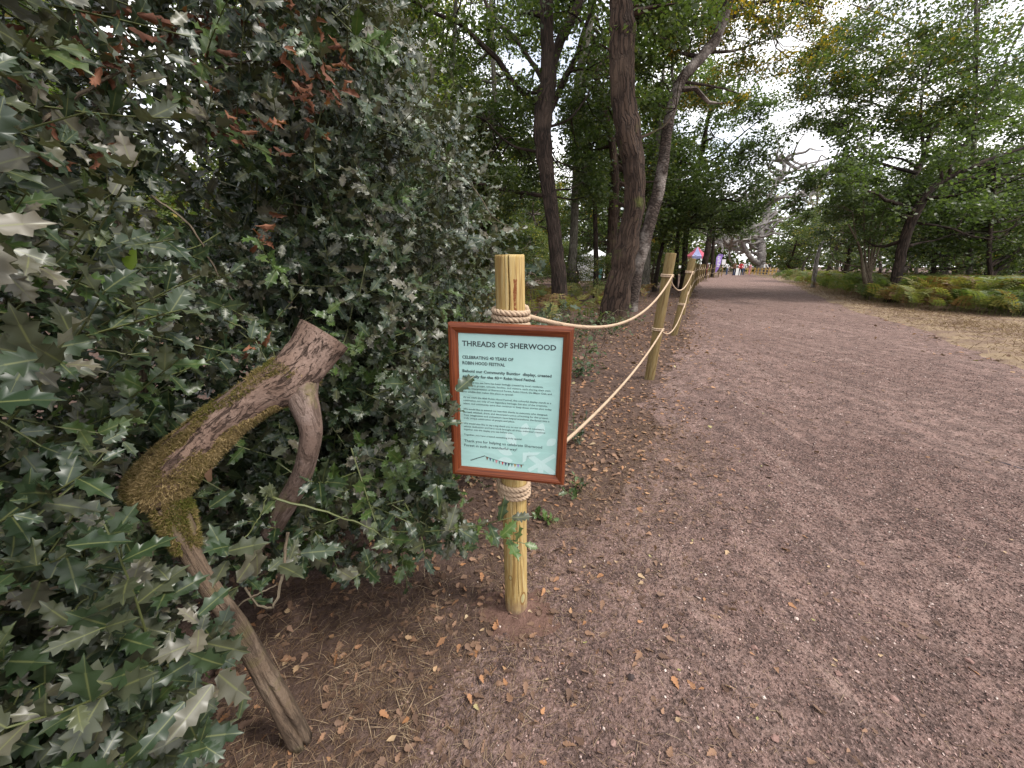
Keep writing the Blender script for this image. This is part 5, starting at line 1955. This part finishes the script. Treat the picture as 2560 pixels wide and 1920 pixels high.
for i, (x, y, bd) in enumerate(np.concatenate([bracken_spot(fr_, 850, .42, 1, 0, 6.0), bracken_spot(fr_, 420, 0, .5, 0, 6)])):
    edge_ = bd < .9
    tone = float(np.clip(.30 + .75 * (vnoise(x * .7, y * .7, 73) - .3) + fr_.normal(0, .12) + (.5 if fr_.uniform() < (.28 if edge_ else .12) else 0), 0, 1))
    frond(fr_.uniform(.4, .85) if edge_ else fr_.uniform(.65, 1.15), fr_, bank, np.array([x, y, -.02]), fr_.uniform(0, 6.28), fr_.uniform(1.5, 2.3), tone)
tag(bank.build('bracken', M['fern'], None, False), 'green and yellowing bracken massed on the bank right of the path', 'bracken', kind='stuff')
left = MB()
for i in range(230):
    p = gnd(0, 0, 0) if False else None
    y = fr_.uniform(7.5, 17)
    x = fr_.uniform(-3.5, float(fx(np.array(y))) - 1.4)
    if abs(x - .15 * y) > 3.4 and fr_.uniform() < .4:
        continue
    tone = float(np.clip(.62 + .7 * (vnoise(x * .7, y * .7, 75) - .3) + fr_.normal(0, .2), 0, 1))
    frond(fr_.uniform(.4, .8), fr_, left, np.array([x, y, -.02]), fr_.uniform(0, 6.28), fr_.uniform(1.6, 2.4), tone)
tag(left.build('bracken', M['fern'], None, False), 'low yellowing bracken between the oaks behind the rope fence', 'bracken', kind='stuff')
# fern plants that stand out at the edge of the bank
for i, (px, py, h) in enumerate(((2540, 790, .85), (2470, 788, .75), (2500, 775, .85), (2400, 782, .7), (2300, 765, .7), (2130, 735, .9), (2060, 720, .9), (2010, 708, .8))):
    g = gnd(px, py)
    root = thing('fern', ['tall green fern arching over the dry verge', 'green fern leaning out from the bank', 'large pale fern behind the verge grass', 'small fern at the shaded foot of the bank', 'yellowing fern near the leaning oak', 'bright fern beside the many-stemmed tree', 'fresh fern on the bank before the pale stump', 'small pale fern where the bank meets the path'][i], 'fern', (g[0], g[1], 0), 0, 'ferns at the bank edge')
    for k in range(5):
        fm = MB()
        frond(h * fr_.uniform(.8, 1.1), fr_, fm, np.zeros(3), fr_.uniform(0, 6.28), fr_.uniform(1.6, 2.3), float(fr_.uniform(.05, .5)))
        fm.build('frond', M['fern'], root, False)

# brambles and dead stems behind the notice
br = np.random.default_rng(88)
und, und_s = MB(), MB()
for i in range(520):
    y = br.uniform(2.0, 8.5)
    x = br.uniform(-2.2, float(fx(np.array(y))) - .75 - .10 * y * .5)
    if y < 3 and x > .2:
        continue
    a = np.array([x, y, 0])
    L = br.uniform(.3, 1.0)
    e = a + np.array([br.normal(0, .5), br.normal(0, .5), br.uniform(.05, .45)]) * L
    m = (a + e) / 2 + np.array([0, 0, L * br.uniform(.15, .4)])
    c = spline([a, m, e], 9) + br.normal(0, .008, (9, 3))
    und_s.add(*tube(c, np.linspace(.005, .002, 9), 4, False))
    if br.uniform() < .72:
        nl = 16
        k = br.integers(2, 9, nl)
        P = c[k] + br.normal(0, .035, (nl, 3))
        yv = nrm(br.normal(0, 1, (nl, 3)) * [1, 1, .4])
        A = axes(yv, br.normal(0, .4, (nl, 3)) + [0, 0, 1], br.uniform(.035, .075, nl), 1.35)
        tn = np.clip(br.normal(.42, .22, nl), 0, 1)
        und.add(*scatter(OAK[0], OAK[1], A, P, OAK[2], np.stack([tn, tn * 0], 1)))
bramble = thing('bramble_thicket', 'tangled low brambles and dead stems behind the framed notice', 'undergrowth', (0, 4.5, 0))
tag(und.build('foliage', M['bramble'], bramble, origin=(0, 4.5, 0)), kind='stuff').location = (0, 0, 0)
tag(und_s.build('stems', M['twig'], bramble, origin=(0, 4.5, 0)), kind='stuff').location = (0, 0, 0)

# seedlings right of the notice
for i, (px, py, zd_, n, h, lab) in enumerate(((1445, 1050, 1.9, 5, .30, 'small holly seedling on the leaf litter beside the notice'), (1435, 1180, 1.55, 3, .10, 'low holly seedling by the lower corner of the notice'), (1440, 880, 2.5, 8, .35, 'leafy bramble sapling under the upper rope'), (1350, 1240, 1.45, 2, .06, 'tiny holly seedling close behind the notice post'))):
    g = gnd(px, py + 60)
    root = thing('seedling', lab, 'plant', (g[0], g[1], 0))
    B = np.zeros((n, 3)) + br.normal(0, .02, (n, 3)) * [1, 1, 0]
    D = nrm(br.normal(0, .45, (n, 3)) + [0, 0, 1])
    y, n0, S, P, tone, warm, cv = shoot_leaves(br, B, D, np.full(n, h) * br.uniform(.6, 1.1, n), 7, .05, .5)
    bs = OAK if i == 2 else HL[i]
    MB().add(*scatter(bs[0], bs[1], axes(y, n0, S, 1.3 if i == 2 else 1), P, bs[2], np.stack([tone * .6, warm], 1))).build('leaves', M['bramble' if i == 2 else 'holly'], root)
    sm = MB()
    for k in range(n):
        sm.add(*tube(np.concatenate([[B[k] - [0, 0, .01]], cv[k]]), .0022, 4, False))
    sm.build('stems', M['green_stem'], root)

# ------------------------------------------------------------------ festival in the glade


def person(loc, rz, label, top, legs, hair='hair', h=1.7, stride=.18, arms=(.25, .25), bend=0.0, group='people in the glade'):
    """one continuous skinned body; clothes follow by material"""
    s = h / 1.75
    J = {'pel': (0, 0, .95), 'wst': (0, bend * .15, 1.10), 'chs': (0, bend * .5, 1.32), 'nck': (0, bend * .75, 1.50), 'hd0': (0, bend * .85 + .01, 1.58), 'hd1': (0, bend * .95 + .02, 1.70)}
    for sg, n_ in ((-1, 'l'), (1, 'r')):
        J['hip' + n_] = (.10 * sg, 0, .90)
        J['kne' + n_] = (.11 * sg, .06 + stride * .5 * sg, .50)
        J['ank' + n_] = (.11 * sg, stride * sg, .08)
        J['toe' + n_] = (.12 * sg, stride * sg + .16, .04)
        J['sho' + n_] = (.20 * sg, bend * .65, 1.43)
        J['elb' + n_] = (.26 * sg, bend * .65 + arms[0] * .5, 1.16)
        J['wri' + n_] = (.22 * sg, bend * .65 + arms[0] * .6 + arms[1], 1.00)
        J['hnd' + n_] = (.21 * sg, bend * .65 + arms[0] * .6 + arms[1] + .05, .92)
    R = {'pel': .15, 'wst': .135, 'chs': .16, 'nck': .06, 'hd0': .085, 'hd1': .10, 'hip': .10, 'kne': .068, 'ank': .05, 'toe': .04, 'sho': .07, 'elb': .048, 'wri': .036, 'hnd': .042}
    E_ = [('pel', 'wst'), ('wst', 'chs'), ('chs', 'nck'), ('nck', 'hd0'), ('hd0', 'hd1')]
    for n_ in 'lr':
        E_ += [('pel', 'hip' + n_), ('hip' + n_, 'kne' + n_), ('kne' + n_, 'ank' + n_), ('ank' + n_, 'toe' + n_), ('chs', 'sho' + n_), ('sho' + n_, 'elb' + n_), ('elb' + n_, 'wri' + n_), ('wri' + n_, 'hnd' + n_)]
    names = list(J)
    me = bpy.data.meshes.new('body')
    me.from_pydata([tuple(q * s for q in J[k]) for k in names], [(names.index(a), names.index(b)) for a, b in E_], [])
    ob = bpy.data.objects.new('tmp', me)
    COL.objects.link(ob)
    md = ob.modifiers.new('s', 'SKIN')
    for k, sv in zip(names, me.skin_vertices[0].data):
        q = R.get(k, R.get(k[:3], .05)) * s
        sv.radius = (q, q * (.8 if k in ('chs', 'pel', 'wst') else 1))
        sv.use_root = k == 'pel'
    sb = ob.modifiers.new('u', 'SUBSURF')
    sb.levels = sb.render_levels = 2
    dg = bpy.context.evaluated_depsgraph_get()
    m2 = bpy.data.meshes.new_from_object(ob.evaluated_get(dg))
    bpy.data.objects.remove(ob)
    m2.name = 'body'
    m2.materials.clear()
    for k in (legs, top, 'skin', hair):
        m2.materials.append(M[k])
    for p in m2.polygons:
        c = p.center / s
        p.use_smooth = True
        p.material_index = 0 if c.z < .93 else (2 if (c.z > 1.50 or (c.z < 1.02 and abs(c.x) > .17 and c.y > .15)) else 1)
        if c.z > 1.64 or (c.z > 1.54 and c.y < bend * .9 - .03):
            p.material_index = 3
    o = bpy.data.objects.new('person', m2)
    COL.objects.link(o)
    o.location = loc
    o.rotation_euler = (0, 0, rz)
    tag(o, label, 'person', group)
    return o


def gp(px, zd_):
    """ground point below a picture column at a set distance"""
    d = ray(px, 664)
    p = CP + d * zd_
    return (p[0], p[1], 0.0)


person(gp(1853, 50), 2.6, 'person in a red top and dark trousers walking on the path', 'red', 'dark', stride=.2)
person(gp(1861, 52), 2.9, 'person in a white shirt walking close behind the red top', 'white', 'denim', stride=.15)
person(gp(1838, 49), -.6, 'person in a brown jacket stepping along the path', 'brown_cloth', 'dark', stride=.24)
person(gp(1820, 54), 1.2, 'person in a white top bending over a table', 'white', 'denim', bend=.35, stride=.05)
person(gp(1877, 54), .4, 'person in pink standing by the yellow rail', 'pink', 'pink', h=1.55, stride=.06)
person(gp(1913, 56), 3.0, 'person in a white blouse leaning on the rail near the oak', 'white', 'dark', bend=.25, stride=.08)
person(gp(1922, 57), 2.4, 'person in dark clothes beside the white blouse', 'dark', 'dark', stride=.08)
person(gp(1768, 44), .3, 'person in a red and pink top beside the striped tent', 'pink', 'red', stride=.1)


def canvas_tent(name, label, px, zd_, wd_, wall_h, roof_h, roofcols, wallm, closed, n=8):
    """ridge-less round market tent: panelled cone roof with valance, poles and wall panels"""
    root = thing(name, label, 'tent', gp(px, zd_))
    R = wd_ / 2
    apex = np.array([0, 0, wall_h + roof_h])
    for k in range(n):
        a0_, a1_ = 2 * math.pi * k / n, 2 * math.pi * (k + 1) / n
        p0, p1 = np.array([R * math.cos(a0_), R * math.sin(a0_), wall_h]), np.array([R * math.cos(a1_), R * math.sin(a1_), wall_h])
        mid = (p0 + p1) / 2
        q0, q1 = (p0 + apex) / 2 - [0, 0, .08], (p1 + apex) / 2 - [0, 0, .08]
        V = np.array([p0, p1, q0, q1, apex, p0 - [0, 0, .25], p1 - [0, 0, .25], mid - [0, 0, .33]])
        MB().add(V, [(0, 1, 3), (0, 3, 2), (2, 3, 4), (5, 7, 1), (5, 1, 0), (7, 6, 1)]).build('roof_panel', M[roofcols[k % len(roofcols)]], root, False)
        MB().add(*tube(np.array([p0 * [.97, .97, 0], p0 * [.97, .97, 1]]), .025, 6)).build('pole', M['white'], root)
        if closed and k % 8 not in (6,):
            V = np.array([p0 * [.96, .96, 0], p1 * [.96, .96, 0], p1 * [.96, .96, 1], p0 * [.96, .96, 1], mid * [.9, .9, 0], mid * [.9, .9, 1]])
            MB().add(V, [(0, 4, 5), (0, 5, 3), (4, 1, 2), (4, 2, 5)]).build('wall_panel', M[wallm[k % len(wallm)]], root, False)
    return root


canvas_tent('striped_tent', 'pinkish red and lilac striped canopy tent between the dark trunks', 1738, 46, 2.7, 2.3, 1.1, ['tent_red', 'lilac', 'tent_red', 'white'], ['white'], False)
canvas_tent('canvas_tent', 'white and teal canvas tent seen between the two oaks', 1488, 34, 3.2, 2.0, .7, ['white'], ['white', 'white', 'teal', 'white'], True, 14)
canvas_tent('canvas_tent', 'low white marquee glimpsed left of the dark oak', 1345, 44, 4.2, 1.9, .25, ['white'], ['white'], True)
canvas_tent('canvas_tent', 'pale market tent in the sunny gap past the grey trunk', 1660, 60, 6.0, 1.2, .4, ['white'], ['white'], True)

# feather flag
g = gp(1788, 42)
ff = thing('feather_flag', 'tall purple feather flag with white print beside the fence', 'flag', g)
ff.scale = (1.2, 1.2, .95)
MB().add(*tube(spline([(0, 0, -.05), (0, 0, 1.6), (.03, 0, 2.3), (.30, 0, 2.62), (.42, 0, 2.5)], 20), np.linspace(.02, .008, 20), 7)).build('pole', M['metal'], ff)
z_ = np.linspace(.55, 2.58, 16)
wdt = .52 * np.sin(np.clip((z_ - .35) / 2.3, 0, 1) * math.pi * .62) ** .8
wdt[-1] *= .6
V = []
for z0_, q_ in zip(z_, wdt):
    b0 = .0 if z0_ < 2.2 else (z0_ - 2.2) * .45
    for f in (0, .5, 1):
        V.append((b0 + .015 + q_ * f, .05 * math.sin(z0_ * 3 + f * 2), z0_))
V = np.array(V)
T = []
for k in range(15):
    for f in range(2):
        a_ = k * 3 + f
        T += [(a_, a_ + 1, a_ + 4), (a_, a_ + 4, a_ + 3)]
banner = MB().add(V, T).build('banner', M['purple'], ff)
bm2 = MB()
for k in range(7):
    z0_ = 1.2 + k * .17
    Vb, Tb = box(.10, .10 + .22 + .06 * math.sin(k * 2.1), -.075, -.068, z0_, z0_ + .09)
    bm2.add(Vb, Tb)
bm2.build('banner_print', M['white'], banner, False)
# notice board and yellow folding board
nb = thing('notice_board', 'small white notice board on a post near the flag', 'sign', gp(1808, 45))
Vb, Tb = box(-.22, .22, -.02, .02, 1.35, 1.95)
MB().add(Vb, Tb).build('board', M['white'], nb, False)
MB().add(*tube(np.array([(0, .05, -.05), (0, .05, 1.9)]), .04, 8)).build('post', M['rail'], nb)
ab = thing('folding_board', 'pale blue folding board standing by the walkers', 'sign', gp(1845, 51))
for sg in (-1, 1):
    MB().add(np.array([(-.4, .3 * sg, 0), (.4, .3 * sg, 0), (.4, .02 * sg, .95), (-.4, .02 * sg, .95), (-.4, .3 * sg + .02, 0), (.4, .3 * sg + .02, 0), (.4, .02 * sg + .02, .95), (-.4, .02 * sg + .02, .95)]),
             [(0, 1, 2), (0, 2, 3), (5, 4, 7), (5, 7, 6), (0, 3, 7), (0, 7, 4), (1, 5, 6), (1, 6, 2), (3, 2, 6), (3, 6, 7), (0, 4, 5), (0, 5, 1)]).build('panel', M['blue' if sg > 0 else 'white'], ab, False)
# yellow rail fence round the oak
rf = thing('rail_fence', 'low yellow timber rail fence in front of the great grey oak', 'fence', gp(1890, 55))
ro = np.array(rf.location)
pr = [np.array(gp(px, 55 + 1.5 * math.sin(k * .7))) for k, px in enumerate(range(1862, 1945, 9))]
for k, p in enumerate(pr):
    Vb, Tb = box(-.06, .06, -.06, .06, -.05, .95)
    MB().add(Vb + p - ro, Tb).build('post', M['rail'], rf, False)
    if k:
        for z0_ in (.35, .75):
            MB().add(*tube(np.array([pr[k - 1] + [0, 0, z0_], p + [0, 0, z0_]]) - ro, .045, 6)).build('rail', M['rail'], rf)

# disturbed reddish soil heaped round the foot of the notice post
sm_ = MB()
na, nrr = 40, 9
aa_, rr_ = np.meshgrid(np.linspace(0, 2 * np.pi, na, endpoint=False), np.linspace(0, 1, nrr), indexing='ij')
rad = (.085 + .13 * vnoise(np.cos(aa_) * 2.2 + 5, np.sin(aa_) * 2.2 + 5, 51) + .03 * vnoise(np.cos(aa_) * 7 + 9, np.sin(aa_) * 7 + 9, 53)) * rr_
sx0, sy0 = .012 + rad * np.cos(aa_) * 1.05, 1.125 + rad * np.sin(aa_) * 1.25
szz = on_top(sx0, sy0) + .009 * (1 - rr_) - .010 * rr_ ** 3 + .006 * (vnoise(sx0 * 60, sy0 * 60, 52) - .5)
V = np.stack([sx0, sy0, szz], -1).reshape(-1, 3)
T = []
for i in range(na):
    for j in range(nrr - 1):
        a, b = i * nrr + j, ((i + 1) % na) * nrr + j
        T += [(a, a + 1, b + 1), (a, b + 1, b)]
t = NT('red_soil')
ob = t.coord('Object')
n2 = t.noise(ob, 30, 6, .7)
n3 = t.noise(ob, 140, 4, .7)
c = t.ramp(n2, [(.3, (.12, .068, .052)), (.7, (.25, .15, .12))])
c = t.mix(t.math('MULTIPLY', n3, .35), c, (.08, .05, .04))
M['red_soil'] = t.done(t.bsdf(c, .95, t.math('ADD', n2, n3), .9, .012, spec=.1))
sm_.add(V, T).build('soil_patch', M['red_soil'], ground)

# low shrubs in the shade between the oaks, hiding the tents
for k, (px, zd_, sc_, lab) in enumerate(((1295, 15, .42, 'small shrub in the shade behind the notice post'), (1440, 17, .40, 'low shrub at the foot of the tall grey trunk'), (1505, 20, .36, 'leafy shrub half covering the white and teal tent'), (1535, 13, .34, 'little shrub against the back of the thick oak'),
                                         (1640, 21, .5, 'green shrub behind the second fence post'), (1250, 20, .6, 'bushy shrub deep in the wood behind the holly'), (1400, 26, .6, 'shrub in front of the low white marquee'))):
    c = copy_tree(protos[2], gp(px, zd_), k * 1.3, sc_, lab, 'shrubs between the oaks')
